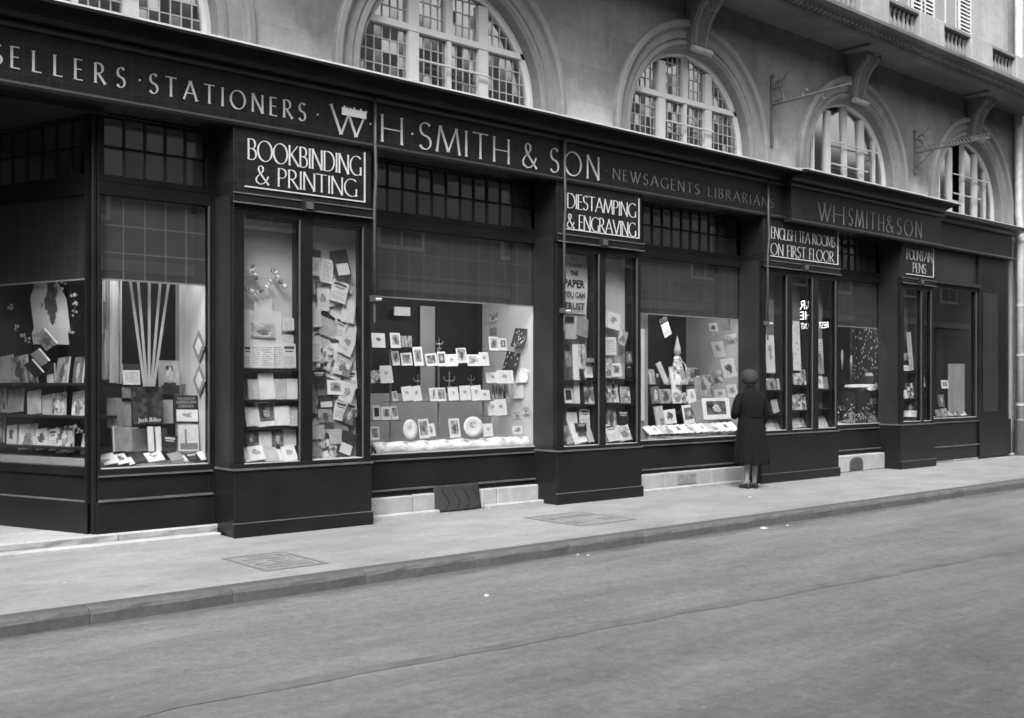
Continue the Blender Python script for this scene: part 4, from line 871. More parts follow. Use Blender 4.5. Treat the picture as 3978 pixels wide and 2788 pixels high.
# paper garland
go = empty('paper_garland', 'crumpled paper chain garland pinned in the first Bookbinding case', 'garland', g.at(*zB(430, 930), .05)); c0 = go.location.copy()
for k, (x, y) in enumerate([(368, 1085), (410, 1108), (450, 1118), (495, 1100), (540, 1072), (568, 1020), (600, 920), (620, 940), (640, 985), (665, 1020), (705, 1060), (425, 915), (420, 880), (440, 965), (395, 925), (455, 985)]):
    p = g.at(*zB(x, y), .05) - c0; rr = .022; mb = MB(); a0 = random.random() * 3
    ax = Vector((math.cos(a0), .5, math.sin(a0))).normalized(); u_ = ax.cross(Vector((.2, 1, .1))).normalized(); v_ = ax.cross(u_)
    rings = [[p + (u_ * math.cos(t * .628) + v_ * math.sin(t * .628)) * rr * s_ + ax * h_ for s_, h_ in ((1, -.012), (1.05, 0), (1, .012), (.85, 0))] for t in range(11)]
    mb.quadstrip(rings, cap=False).build('paper_link', 'paper' if k % 3 else 'greyboard', go)
bgl = []
for k in range(22):
    bgl.append((random.uniform(965, 1300), 900 + k * 66 + random.uniform(-20, 20), random.uniform(100, 150), random.uniform(140, 190), random.uniform(-28, 24), M, random.choice(['w', 'l', 't', 'tt', 'l', 'w', 'pl', 'm'])))
row(fac(.255), zB, 'rear layer ' + L2, bgl, step=.003)
row(g, zB, 'high up ' + L2, [(975, 850, 92, 235, -3, M, 'wd'), (1200, 862, 140, 245, 10, B, 'dw'), (1078, 925, 110, 215, -8, M, 't'), (965, 1080, 55, 180, 0, M, 'pd'), (1045, 1180, 108, 200, 0, M, 'v'), (1188, 1110, 145, 190, -14, M, 'tt'), (1270, 1285, 115, 205, -8, M, 'w'), (980, 1330, 95, 190, 3, M, 'w'), (1090, 1325, 150, 45, -30, S, 'd'), (1090, 1430, 150, 160, -18, M, 'l'), (1190, 1440, 115, 200, -22, M, 'tt'), (985, 1565, 85, 125, 0, M, 'w'), (1260, 1560, 130, 130, -25, M, 'v')])
row(g, zC, 'in the middle ' + L2, [(862, 130, 66, 160, 0, M, 't'), (930, 180, 112, 180, -16, M, 'b'), (1095, 95, 110, 125, -25, M, 'v'), (1070, 235, 130, 165, -15, M, 'pl'), (880, 330, 112, 105, 0, M, 'dt'), (1010, 412, 122, 112, -3, CD, 'p'), (1102, 450, 108, 155, -20, M, 'v'), (935, 522, 116, 104, 2, M, 'dw'), (850, 540, 52, 160, 0, M, 'mb')], base=.012)
row(g, zC, 'low down ' + L2, [(1050, 595, 100, 150, -12, M, 'tt'), (930, 632, 112, 105, 0, M, 'p'), (1118, 632, 88, 130, -25, M, 'pd'), (872, 740, 100, 150, 0, M, 'l'), (1060, 722, 110, 112, -5, M, 'm'), (1010, 795, 95, 115, 0, M, 'l'), (945, 862, 125, 225, 24, M, 'b'), (1100, 852, 118, 190, -22, M, 'dw'), (862, 905, 65, 150, 8, M, 'm')], base=.02)
# ---- the long window between the two signs
L3 = 'of long window'
bk2 = 1.44
for a, b, y0, y1, m in ((465, 578, -25, 1000, 'lining2'), (985, 1090, -15, 700, 'lining2')):
    p = P(*zD(a, y0), bk2); q = P(*zD(b, y1), bk2); box('back_panel', p[0], q[0], bk2 - .012, bk2 - .001, q[1], p[1], m, w2)
p = P(*zD(75, 660), 1.3); q = P(*zD(960, 1010), 1.3); box('back_panel', p[0], q[0] + .5, 1.3, 1.32, .69, p[1], 'lining2', w2)
p = P(*zD(265, -20), 1.35); q = P(*zD(390, 55), 1.35); box('back_panel', p[0], q[0], 1.35, 1.36, q[1], p[1], 'lining', w2)
std = empty('glass_shelf_stand', 'brass-rodded glass shelf stand holding the cards in the long window', 'shelf stand', (P(*zD(610, 1000), .75)[0], .75, .68)); s0 = std.location.copy()
for x, yt, yb in ((235, 310, 1010), (610, 300, 1000), (960, 300, 1000)):
    t = fac(.78).at(*zD(x, yt)); b = fac(.78).at(*zD(x, yb)); MB().tube([Vector((b.x, .78, .68)) - s0, Vector((b.x, .78, t.z)) - s0], .012, 8).build('rod', 'brass', std); MB().lathe([(.05, 0), (.05, .01), (.02, .03)], 12, tuple(Vector((b.x, .78, .68)) - s0)).build('foot', 'brass', std)
for xa, xb, y in ((240, 1005, 445), (240, 1010, 718)):
    X0, z = P(*zD(xa, y), .70); X1 = P(*zD(xb, y), .70)[0]; zz = P(*zD(620, y), .7)[1]; MB().box(X0 - s0.x, X1 - s0.x, .62 - s0.y, .86 - s0.y, zz - .008 - s0.z, zz - s0.z).build('glass_shelf', 'shelfglass', std)
for xa, xb, y in ((70, 330, 305), (70, 250, 582), (80, 295, 868), (985, 1150, 326), (985, 1200, 582), (985, 1150, 832)):
    X0 = P(*zD(xa, y), .7)[0]; X1 = P(*zD(xb, y), .7)[0]; zz = P(*zD((xa + xb) / 2, y), .7)[1]; MB().box(X0 - s0.x, X1 - s0.x, .64 - s0.y, .84 - s0.y, zz - .008 - s0.z, zz - s0.z).build('glass_shelf', 'shelfglass', std)
fd = fac(.72)
row(fd, zD, 'upper glass shelf ' + L3, [(275, 385, 56, 115, 4, CD, 'p'), (360, 392, 84, 100, 4, CD, 'mb'), (450, 370, 72, 150, 3, CD, 'p'), (555, 397, 86, 100, 6, CD, 'mb'), (635, 390, 60, 115, 2, CD, 'pd'), (712, 400, 90, 95, 2, CD, 'v'), (790, 363, 80, 118, 4, CD, 'p'), (885, 400, 96, 90, 0, CD, 'pl'), (966, 390, 74, 106, 2, CD, 'v')])
row(fd, zD, 'lower glass shelf ' + L3, [(268, 680, 40, 76, 4, CD, 'pl'), (365, 660, 78, 112, 6, CD, 'v'), (440, 660, 68, 118, 6, CD, 'v'), (570, 668, 56, 104, 5, CD, 'pl'), (632, 668, 66, 108, 2, CD, 'mb'), (725, 662, 76, 104, 3, CD, 'v'), (818, 655, 84, 114, 2, CD, 'v'), (905, 655, 76, 118, 4, CD, 'v'), (972, 672, 76, 80, 0, CD, 'v')])
row(fd, zD, 'high entrance-side shelf ' + L3, [(140, 245, 104, 114, 0, CD, 'vd'), (272, 245, 76, 118, 0, CD, 'p')])
row(fd, zD, 'middle entrance-side shelf ' + L3, [(115, 530, 84, 100, 0, B, 'b'), (203, 510, 94, 138, 3, CD, 'v')])
row(fd, zD, 'low entrance-side shelf ' + L3, [(125, 810, 60, 115, 0, CD, 'd'), (200, 815, 74, 104, 0, CD, 'p'), (265, 810, 48, 108, 5, CD, 'mb')])
row(fd, zD, 'far-end shelves ' + L3, [(1042, 270, 76, 108, 0, CD, 'p'), (1112, 275, 60, 96, 0, CD, 'pd'), (1035, 535, 108, 80, 2, CD, 'v'), (1130, 530, 124, 104, 0, CD, 'v'), (1032, 775, 80, 112, 2, CD, 'v'), (1095, 768, 90, 126, 3, CD, 'v')])
sb = item(fd, zD, (1082, 645, 145, 112, 0, B, 's', 12), -.1); tag(sb, 'row of small dark-spined books tied together in the long window', 'books')
sb2 = item(fac(1.2), zD, (350, 255, 90, 88, 0, B, 's')); tag(sb2, 'dim row of bound volumes at the back of the long window', 'books')
row(fac(.62), zD, 'standing on floor ' + L3, [(110, 972, 74, 106, 0, CD, 'mb'), (495, 935, 76, 150, 2, CD, 'mb'), (556, 945, 50, 100, 5, CD, 'pl'), (735, 930, 82, 150, 2, CD, 'p'), (995, 945, 76, 100, 2, CD, 'v'), (1225, 945, 72, 58, 0, CD, 'pl')])
def plate(cx, cy, w, h, rz, label):
    c = fac(.6).at(*zD(cx, cy)); a = fac(.6).at(*zD(cx - w / 2, cy)); b = fac(.6).at(*zD(cx + w / 2, cy)); t = fac(.6).at(*zD(cx, cy - h / 2)); bt = fac(.6).at(*zD(cx, cy + h / 2))
    o = MB().lathe([(0, .0), (.5, .0), (1, .03 / .2), (1.0, .04 / .2), (.62, .012 / .2), (.0, .012 / .2)], 28).build('plate', 'paper', smooth=True); o.location = c; sr = (t - bt).length / 2
    o.scale = ((b - a).length / 2, sr, .12); o.rotation_euler = (R(82), 0, rz); tag(o, label, 'plate')
    q = MB().quadstrip([[(.34 * math.cos(k * .7854), .36 * math.sin(k * .7854) + .25, .061) for k in range(8)], [(.34 * math.cos(k * .7854), .36 * math.sin(k * .7854) + .25, .07) for k in range(8)]]).build('painted_motif', CV['pl'][0], o)
plate(385, 942, 100, 158, R(-12), 'leaning oval white china plate on the floor of the long window'); plate(876, 922, 150, 160, 0, 'round white china plate with painted motif on the floor of the long window')
sw = Frame((8.675, .5), R(-90))
row(sw, zD, 'pinned to side wall ' + L3, [(1245, 205, 95, 185, -22, S, 'fd'), (1185, 390, 105, 200, -22, S, 'fd'), (1272, 490, 85, 175, -14, S, 'f'), (1235, 625, 78, 145, -6, S, 'f'), (1040, 60, 60, 80, -10, S, 'pl'), (1038, 175, 50, 60, 0, S, 'm'), (1225, 830, 50, 50, 0, S, 'pl'), (1295, 790, 50, 60, 0, S, 'pl')], ref='back corner', base=.004)
mb = MB(); rings = []
a = fac(.60).at(*zD(95, 1085)); b = fac(.60).at(*zD(1312, 1030))
for k in range(25):
    t = k / 24; X = a.x + (b.x - a.x) * t; wv = .008 * math.sin(k * 2.1); rings.append([(X, .505, .692), (X, .53 + wv, .74), (X, .60, .80 + wv), (X, .604, .80 + wv), (X, .535 + wv, .735), (X, .51, .688)])
o = mb.quadstrip(rings).build('picture_strip', cover('strip_print', .5, .84, 1.6, .1, aniso=(9, 1, 1)), smooth=True); tag(o, 'long white illustrated paper strip along the sill of the long window', 'paper strip')
for k, (x, y) in enumerate(((85, 1090), (1335, 1010))):
    c = fac(.56).at(*zD(x, y)); mb = MB(); 
    for q in range(14): an = q * .9; mb.tube([(0, 0, .03), (.03 * math.cos(an), .02 * math.sin(an), -.0), (.06 * math.cos(an), .03 * math.sin(an), -.05 + .02 * math.sin(q))], .012, 5, .6)
    o = mb.build('tassel', 'drape', loc=c); tag(o, ('dark tassel at the entrance end of the picture strip', 'dark tassel at the far end of the picture strip')[k], 'tassel')
def candelabrum(cx, cy, h, label, Y=.95):
    t = fac(Y).at(*zD(cx, cy - h / 2)); b = fac(Y).at(*zD(cx, cy + h / 2)); s = t.z - b.z; o = empty('candelabrum', label, 'candelabrum', b)
    MB().lathe([(.3, 0), (.28, .04), (.06, .1), (.05, .3), (.1, .4), (.04, .5), (.05, .9), (.0, 1)], 10).build('stem', 'brass', o).scale = (s * .8, s * .8, s)
    for q in (-1, 1): MB().tube([(0, 0, s * .45), (q * s * .25, 0, s * .4), (q * s * .4, 0, s * .55), (q * s * .4, 0, s * .7)], s * .04, 6).build('arm', 'brass', o)
candelabrum(450, 555, 100, 'small brass candelabrum by the pale column in the long window'); candelabrum(695, 550, 130, 'larger brass candelabrum before the dark opening in the long window'); candelabrum(865, 550, 80, 'smallest brass candelabrum near the far rod in the long window')
candelabrum(615, 265, 90, 'brass candelabrum finial on top of the middle rod', .8)
# ---- Diestamping cases
g2 = fac(.25); g2f = fac(.18)
A1 = 'of first Diestamping case'; A2 = 'of second Diestamping case'
po = MB(); rings = []; tl = g2.at(*zI(165, 800), .03)
xr = g2.at(*zI(436, 1100)).x; xl = g2.at(*zI(160, 1100)).x; zt_, zb_ = g2.at(*zI(330, 812)).z, g2.at(*zI(330, 1408)).z
for k in range(11):
    t = k / 10; yy = .25 - .03 * math.sin(math.pi * t); rings.append([(xl, yy, zt_ + (zb_ - zt_) * t), (xr, yy, zt_ + (zb_ - zt_) * t), (xr, yy + .003, zt_ + (zb_ - zt_) * t), (xl, yy + .003, zt_ + (zb_ - zt_) * t)])
poster = po.quadstrip(rings).build('newspaper_poster', 'paper'); tag(poster, 'tall white newspaper placard reading the paper you can trust', 'poster')
xm = (xl + xr) / 2
for tx, y, hh, ww, bd in (('Daily', 885, 45, .13, 0), ('Telegraph', 942, 50, .26, 0), ('THE', 1020, 46, .14, .03), ('PAPER', 1118, 78, .36, .03), ('YOU CAN', 1225, 62, .37, .03), ('TRUST', 1335, 72, .36, .03)):
    z = g2.at(*zI(330, y + hh / 2)).z; h_ = hh * .40404 * 12.6 / F; sans(tx, h_, ww, MT['black2'], poster, (xm + .01, .213, z), bd)
for y in (555, 745): shelf('', zE, 150, 440, y, .14, .12, parent=p2); shelf('', zE, 490, 740, y - 8, .14, .12, parent=p2)
row(g2f, zE, 'above shelves ' + A1, [(222, 78, 80, 42, 0, M, 'd'), (222, 168, 84, 138, 0, B, 'l'), (322, 145, 80, 150, -12, B, 'm'), (205, 302, 44, 48, 0, M, 'd'), (210, 400, 52, 120, 0, B, 'mb'), (320, 370, 50, 190, 0, M, 'pl'), (275, 420, 46, 290, 0, S, 'w'), (388, 402, 80, 34, 0, B, 'm'), (386, 482, 94, 110, 0, CD, 'l')])
row(g2f, zE, 'upper shelf ' + A1, [(216, 590, 70, 60, 0, M, 'm'), (218, 676, 66, 118, 0, CD, 'd'), (281, 640, 44, 195, 0, S, 'w'), (330, 650, 44, 150, 0, B, 'd'), (385, 650, 98, 188, -2, B, 'b')])
row(g2f, zE, 'lower shelf ' + A1, [(235, 832, 80, 122, 0, B, 'wd'), (338, 850, 75, 140, -3, B, 'tt')])
row(fac(.13), zE, 'along floor ' + A1, [(212, 985, 62, 150, 6, B, 'mb', 20), (256, 975, 40, 175, 8, B, 'w', 20), (310, 925, 78, 62, 0, B, 'dt'), (320, 1005, 100, 80, 6, M, 'w', 30), (372, 975, 40, 140, 4, B, 'l', 20)])
row(g2f, zE, 'above shelves ' + A2, [(565, 92, 110, 130, -10, M, 'v'), (642, 222, 60, 120, -25, M, 'pl'), (546, 290, 84, 140, 0, M, 't'), (526, 402, 60, 42, 0, M, 'l'), (526, 482, 58, 116, 0, B, 'pl'), (592, 476, 80, 106, 0, CD, 'p'), (686, 380, 46, 92, 0, B, 'pd'), (685, 475, 42, 122, 0, B, 'dt')])
row(g2f, zE, 'upper shelf ' + A2, [(550, 640, 92, 182, 0, B, 'b'), (655, 672, 72, 130, 0, B, 'pl')])
row(g2f, zE, 'lower shelf ' + A2, [(546, 850, 72, 150, 0, B, 'p'), (640, 850, 86, 122, 0, B, 'dt')])
row(fac(.13), zE, 'along floor ' + A2, [(515, 985, 40, 120, 6, M, 'm', 20), (558, 965, 95, 140, 5, M, 'tt', 20), (650, 965, 95, 130, 6, M, 'pl', 20)])
# ---- the window the person looks into
L4 = "of person's window"
sb3 = box('white_strip', *(lambda a, b: (a, b, .56, .575))(P(*zE(790, 500), .56)[0], P(*zE(812, 500), .56)[0]), P(*zE(800, 870), .56)[1], P(*zE(800, 155), .56)[1], 'paper'); tag(sb3, "white paper strip hanging down beside the Diestamping case in the person's window", 'paper')
pnl = P(*zE(785, 30), .6), P(*zE(838, 30), .6); box('back_panel', pnl[0][0] - .1, pnl[1][0], .6, .61, .69, 2.42, 'lining2', w3)
fw = fac(.85)
for xa, xb, y in ((835, 1330, 590), (835, 1330, 738)): shelf('', zE, xa, xb, y, .83, .3, parent=w3)
row(fw, zE, 'upper step ' + L4, [(862, 530, 48, 118, 0, B, 's'), (906, 545, 30, 100, 0, B, 'dt'), (945, 500, 36, 175, 24, B, 'l'), (1055, 515, 100, 130, 0, B, 'pl'), (1180, 515, 96, 108, 0, B, 'p'), (1220, 525, 38, 112, 0, B, 'dw')])
row(fac(.78), zE, 'lower step ' + L4, [(890, 672, 62, 130, 3, B, 'pd'), (970, 682, 100, 112, 0, B, 'p'), (1062, 620, 80, 112, 0, M, 'w'), (1060, 695, 70, 86, 0, B, 'pl'), (1118, 695, 80, 84, -3, B, 'b'), (1174, 682, 60, 112, 3, B, 'v'), (1232, 625, 60, 185, 2, B, 'm'), (1285, 602, 84, 170, 0, B, 'mb')])
row(fac(.68), zE, 'floor ' + L4, [(922, 835, 66, 150, 5, B, 'l'), (1005, 842, 84, 112, 4, B, 'vd'), (1157, 822, 92, 150, 5, CD, 'pd'), (1248, 808, 105, 195, 14, B, 'm'), (960, 880, 60, 60, 0, B, 'mb')])
fp = item(fac(.64), zE, (1375, 778, 215, 168, 0, CD, 'pd'), 0); tag(fp, "white-framed dark picture with pale figures in the person's window", 'picture')
row(fac(.54), zE, 'laid along sill ' + L4, [(848 + 46 * k, 950 - 2.2 * k, 52, 95, 8, M2, ['w', 'v', 'l', 'pl', 'w', 'vd', 'w', 'pl'][k % 8], 50) for k in range(15)])
sw3 = Frame((12.775, .5), R(-90))
row(sw3, zE, 'pinned to side wall ' + L4, [(1352, 150, 68, 84, 14, S, 'vd'), (1440, 120, 66, 110, 14, S, 'm'), (1390, 315, 95, 125, 16, S, 'v'), (1495, 255, 95, 125, 18, S, 'pl'), (1472, 468, 105, 165, 16, S, 'vd'), (1377, 545, 95, 130, 16, S, 'pl'), (1405, 662, 90, 72, 10, S, 'v'), (1497, 642, 85, 110, 14, S, 'v')], ref='back corner', base=.004)
hc = item(fac(.8), zE, (975, 140, 62, 150, 22, M, 'wd')); tag(hc, "folded paper hanging by a thread before the dark drape in the person's window", 'paper')
c = fac(.85).at(*zE(1068, 590)); o = empty('paper_doll', "pale paper doll with pointed cap standing on the upper step in the person's window", 'doll', c)
MB().lathe([(.16, 0), (.15, .04), (.10, .2), (.055, .34), (.06, .38), (.035, .42)], 14).build('dress', CV['pl'][0], o); MB().lathe([(.0, .40), (.04, .42), (.055, .47), (.04, .52), (0, .53)], 12).build('head', 'cream', o, smooth=True); MB().lathe([(.055, .5), (.03, .6), (.0, .72)], 12).build('cap', CV['l'][0], o)
for s in (-1, 1): MB().tube([(s * .05, -.02, .36), (s * .12, -.05, .28), (s * .09, -.1, .2)], .018, 6, .7).build('arm', CV['pl'][0], o)
# ---- Tea Rooms cases
g3 = fac(.2); E1, E2, E3 = ['of %s Tea Rooms case' % ORD[k] for k in range(3)]
for xa, xb, ys in ((400, 560, (685, 850)), (600, 750, (647, 825)), (785, 920, (676, 812))):
    for y in ys: shelf('', zF, xa, xb, y, .14, .12, parent=p3)
row(g3, zF, 'at top ' + E1, [(452, 420, 66, 275, 0, S, 'v')]); row(g3, zF, 'upper shelf ' + E1, [(452, 640, 70, 84, 0, B, 'p'), (520, 640, 44, 82, 0, B, 'l')]); row(g3, zF, 'lower shelf ' + E1, [(440, 800, 40, 95, 0, B, 'd'), (480, 800, 42, 95, 12, B, 'l')]); row(g3, zF, 'floor ' + E1, [(450, 935, 70, 80, 4, M, 'l', 25), (520, 932, 70, 78, 4, M, 'm', 25)])
row(g3, zF, 'at top ' + E2, [(642, 360, 62, 360, 0, S, 'f')]); row(g3, zF, 'upper shelf ' + E2, [(650, 602, 62, 82, 0, B, 'pl'), (705, 590, 70, 110, 0, B, 'b')]); row(g3, zF, 'lower shelf ' + E2, [(637, 770, 54, 110, 0, B, 'pl'), (694, 766, 86, 116, 0, B, 'b')]); row(g3, zF, 'floor ' + E2, [(637, 920, 62, 78, 6, M, 'l', 25), (702, 916, 60, 76, 0, M, 'mb', 25)])
row(g3, zF, 'at top ' + E3, [(812, 435, 50, 255, 0, S, 'pl')]); row(g3, zF, 'upper shelf ' + E3, [(806, 626, 42, 90, 0, B, 'v'), (860, 630, 60, 88, 3, B, 'm')]); row(g3, zF, 'floor ' + E3, [(828, 910, 80, 88, 0, M, 'l', 25)])
# ---- window with the spotted drape
sd_ = P(*zF(1000, 240), 1.1); 
dot_m = cover('spotted_cloth', .55, .03, 18, voro=True)
sp_ = box('spotted_drape', P(*zF(1030, 500), 1.15)[0], 16.97, 1.13, 1.15, .8, 2.5, dot_m); tag(sp_, 'dark drape spotted with white behind the tin in the spotted window', 'drape')
sp2 = box('spotted_drape', 16.955, 16.965, .5, 1.128, .8, 2.5, dot_m); tag(sp2, 'dark drape spotted with white on the side of the spotted window', 'drape')
c = fac(.8).at(*zF(1195, 800)); bx_ = empty('draped_box', 'stepped box under a white cloth in the spotted window', 'box', (c.x, .8, .77))
zt = fac(.8).at(*zF(1195, 640)).z - .77
MB().box(-.36, .36, -.15, .22, 0, zt - .03).build('box', CV['mb'][0], bx_, .01)
for k, z in enumerate((zt * .35, zt * .68)): MB().box(-.38, .38, -.17, .23, z, z + .03).build('braid', 'black2', bx_)
rr_ = []
for k in range(33):
    a = k / 32 * 2 * math.pi; ex = .44 * max(-1, min(1, 1.4 * math.cos(a))); ey = .25 * max(-1, min(1, 1.4 * math.sin(a))); rr_.append((ex, ey))
MB().quadstrip([[(x * .6, y * .6 + .03, zt) for x, y in rr_[:-1]], [(x, y + .03, zt - .01) for x, y in rr_[:-1]], [(x * 1.03, y * 1.03 + .03, zt - .07 - .02 * (i % 3)) for i, (x, y) in enumerate(rr_[:-1])]]).build('cloth', 'paper', bx_)
c2 = fac(.8).at(*zF(1190, 645)); tin = empty('round_tin', 'dark round tin with pale lid on the cloth-covered box', 'tin', (c2.x, .8, .77 + zt)); MB().lathe([(.1, 0), (.11, .02), (.11, .15)], 18).build('body', 'pipe', tin, smooth=False); MB().lathe([(.112, .15), (.112, .19), (.1, .2), (.05, .195), (0, .195)], 18).build('lid', 'lining', tin)
c3 = fac(.7).at(*zF(1075, 690)); bs = empty('wicker_basket', 'small wicker basket of wrapped sweets in the spotted window', 'basket', (c3.x, .7, c3.z)); MB().lathe([(.0, 0), (.14, 0), (.2, .06), (.21, .07), (.18, .06), (.0, .02)], 18).build('bowl', CV['mb'][0], bs)
for k in range(12): MB().lathe([(0, 0), (.035, .02), (.03, .05), (0, .06)], 6, (random.uniform(-.11, .11), random.uniform(-.1, .1), .03)).build('sweet', CV[random.choice('wld')][0], bs)
pl_ = MB().box(-.2, .2, -.15, .15, -c3.z + .77, -.0).build('stand', 'drape', bs)
fo = MB()
for k in range(420):
    X = random.gauss(c3.x - .05, .38); X = min(max(X, 15.1), 16.8); y = random.uniform(.5, .66); z = .78 + abs(random.gauss(0, .13)) * (1 if X < c3.x + .3 else .35); a = random.random() * 6.28; s = random.uniform(.02, .05)
    d1 = Vector((math.cos(a), random.uniform(-.5, .5), math.sin(a))) * s; d2 = Vector((-math.sin(a), .3, math.cos(a))) * s * .4; p = Vector((X, y, z)); k0 = len(fo.v); fo.v += [tuple(p), tuple(p + d1 * .5 + d2), tuple(p + d1), tuple(p + d1 * .5 - d2)]; fo.f.append((k0, k0 + 1, k0 + 2, k0 + 3))
fo_m = simple('dried_leaves', .42, .7, .9, 14); fo = fo.build('dried_foliage', fo_m); tag(fo, 'heap of dried leaves and sprigs on the sill of the spotted window', 'foliage', kind='stuff')
row(fac(.62), zF, 'among leaves in spotted window', [(1132, 800, 58, 26, -6, M2, 'w', 40), (1215, 800, 110, 30, 0, B, 'd')])
for k, (x, y) in enumerate(((980, 460), (1046, 500))):
    t = fac(.7).at(*zF(x, y - 70)); b = fac(.7).at(*zF(x, y + 70)); w_ = .05; mid = (t + b) / 2
    o = MB().quadstrip([[(q.x - ww, q.y, q.z), (q.x + ww, q.y + .02, q.z), (q.x + ww, q.y + .024, q.z), (q.x - ww, q.y + .004, q.z)] for q, ww in ((t, .03), (t.lerp(b, .3), .05), (mid, .045), (t.lerp(b, .8), .025), (b, .006))]).build('hanging_scarf', CV['l' if k == 0 else 'pl'][0]); tag(o, ('longer', 'shorter')[k] + ' pale cloth hanging against the dark in the spotted window', 'cloth')
# ---- Fountain Pens cases and end window
G1 = 'of Fountain Pens case'
for y in (552, 742): shelf('', zF, 1405, 1545, y, .14, .12, parent=p4); shelf('', zF, 1550, 1610, y - 20, .14, .12, parent=p4)
row(g3, zF, 'above shelves ' + G1, [(1468, 400, 34, 280, 4, S, 'l'), (1440, 440, 36, 52, 0, B, 'p'), (1438, 515, 44, 55, 0, B, 'wd')]); row(g3, zF, 'upper shelf ' + G1, [(1490, 685, 92, 106, 0, B, 'b'), (1437, 712, 40, 62, 8, B, 'w')]); row(g3, zF, 'narrow side ' + G1, [(1580, 478, 32, 82, 0, B, 'tt'), (1581, 622, 30, 78, 0, B, 'pl'), (1580, 690, 26, 50, 0, B, 'mb')])
c = g3.at(*zF(1465, 900)); ib = empty('ink_bottle', 'tall dark ink bottle with pale stopper in the Fountain Pens case', 'bottle', c); MB().lathe([(.11, 0), (.12, .02), (.12, .22), (.04, .28), (.035, .36)], 16).build('body', 'black2', ib, smooth=True); MB().lathe([(.045, .36), (.05, .4), (.03, .44), (0, .45)], 12).build('stopper', 'paper', ib); MB().lathe([(.1215, .06), (.1215, .17)], 16).build('label', CV['t'][0], ib)
for k, (a, b) in enumerate(((1745, 1800), (1805, 1860), (1865, 1918))):
    X0 = P(*zF(a, 490), .5)[0]; X1 = P(*zF(b, 490), .5)[0]; z1 = P(*zF(a, 490), .5)[1]; n = 12
    o = MB().quadstrip([[(X0 + (X1 - X0) * q / n, .5 + .025 * math.sin(q * 1.7 + k), .82), (X0 + (X1 - X0) * q / n, .5 + .02 * math.sin(q * 1.7 + k), z1)] for q in range(n + 1)], closed=False).build('curtain', CV['m'][0]); tag(o, 'grey hanging curtain panel, %s from the Fountain Pens case, in the end window' % ORD[k], 'curtain', 'curtain panels in the end window')
row(fac(.5), zF, 'sill of end window', [(1672, 850, 40, 50, 0, B, 'm', 20), (1712, 845, 44, 62, 4, B, 'mb', 20), (1752, 855, 40, 40, 0, M2, 'l', 40), (1690, 760, 40, 90, 0, B, 'pd'), (1720, 640, 46, 60, 0, CD, 'mb'), (1800, 845, 44, 50, 0, B, 'p', 20), (1850, 850, 44, 40, 5, M2, 'v', 40), (1895, 845, 36, 50, 0, B, 'l', 20)])
# ================================================================ litter
def litter(px, py, s, label, z=-.1):
    d = ray(px, py); t = (z + .004 - H) / d.z; p = CAM + d * t; mb = MB(); n = 8
    mb.quadstrip([[(s * random.uniform(.6, 1) * math.cos(k * .785), s * random.uniform(.5, .9) * math.sin(k * .785), 0) for k in range(n)], [(s * .5 * math.cos(k * .785), s * .5 * math.sin(k * .785), s * random.uniform(.1, .35)) for k in range(n)]])
    o = mb.build('paper_scrap', 'lining2', loc=p); tag(o, label, 'litter', 'paper scraps on the street')
litter(2965, 2052, .05, 'largest crumpled paper scrap in the gutter'); litter(2981, 2051, .02, 'tiny paper scrap beside the largest scrap in the gutter'); litter(3060, 2041, .025, 'small flat paper scrap in the gutter beyond the largest scrap')
litter(2913, 1931, .035, "crumpled paper scrap on the pavement behind the person", 0); litter(2245, 2155, .02, 'paper crumb in the gutter nearer the Diestamping case'); litter(2285, 2157, .02, 'second paper crumb in the gutter by the Diestamping case'); litter(1890, 2314, .03, 'paper scrap lying alone out in the roadway')
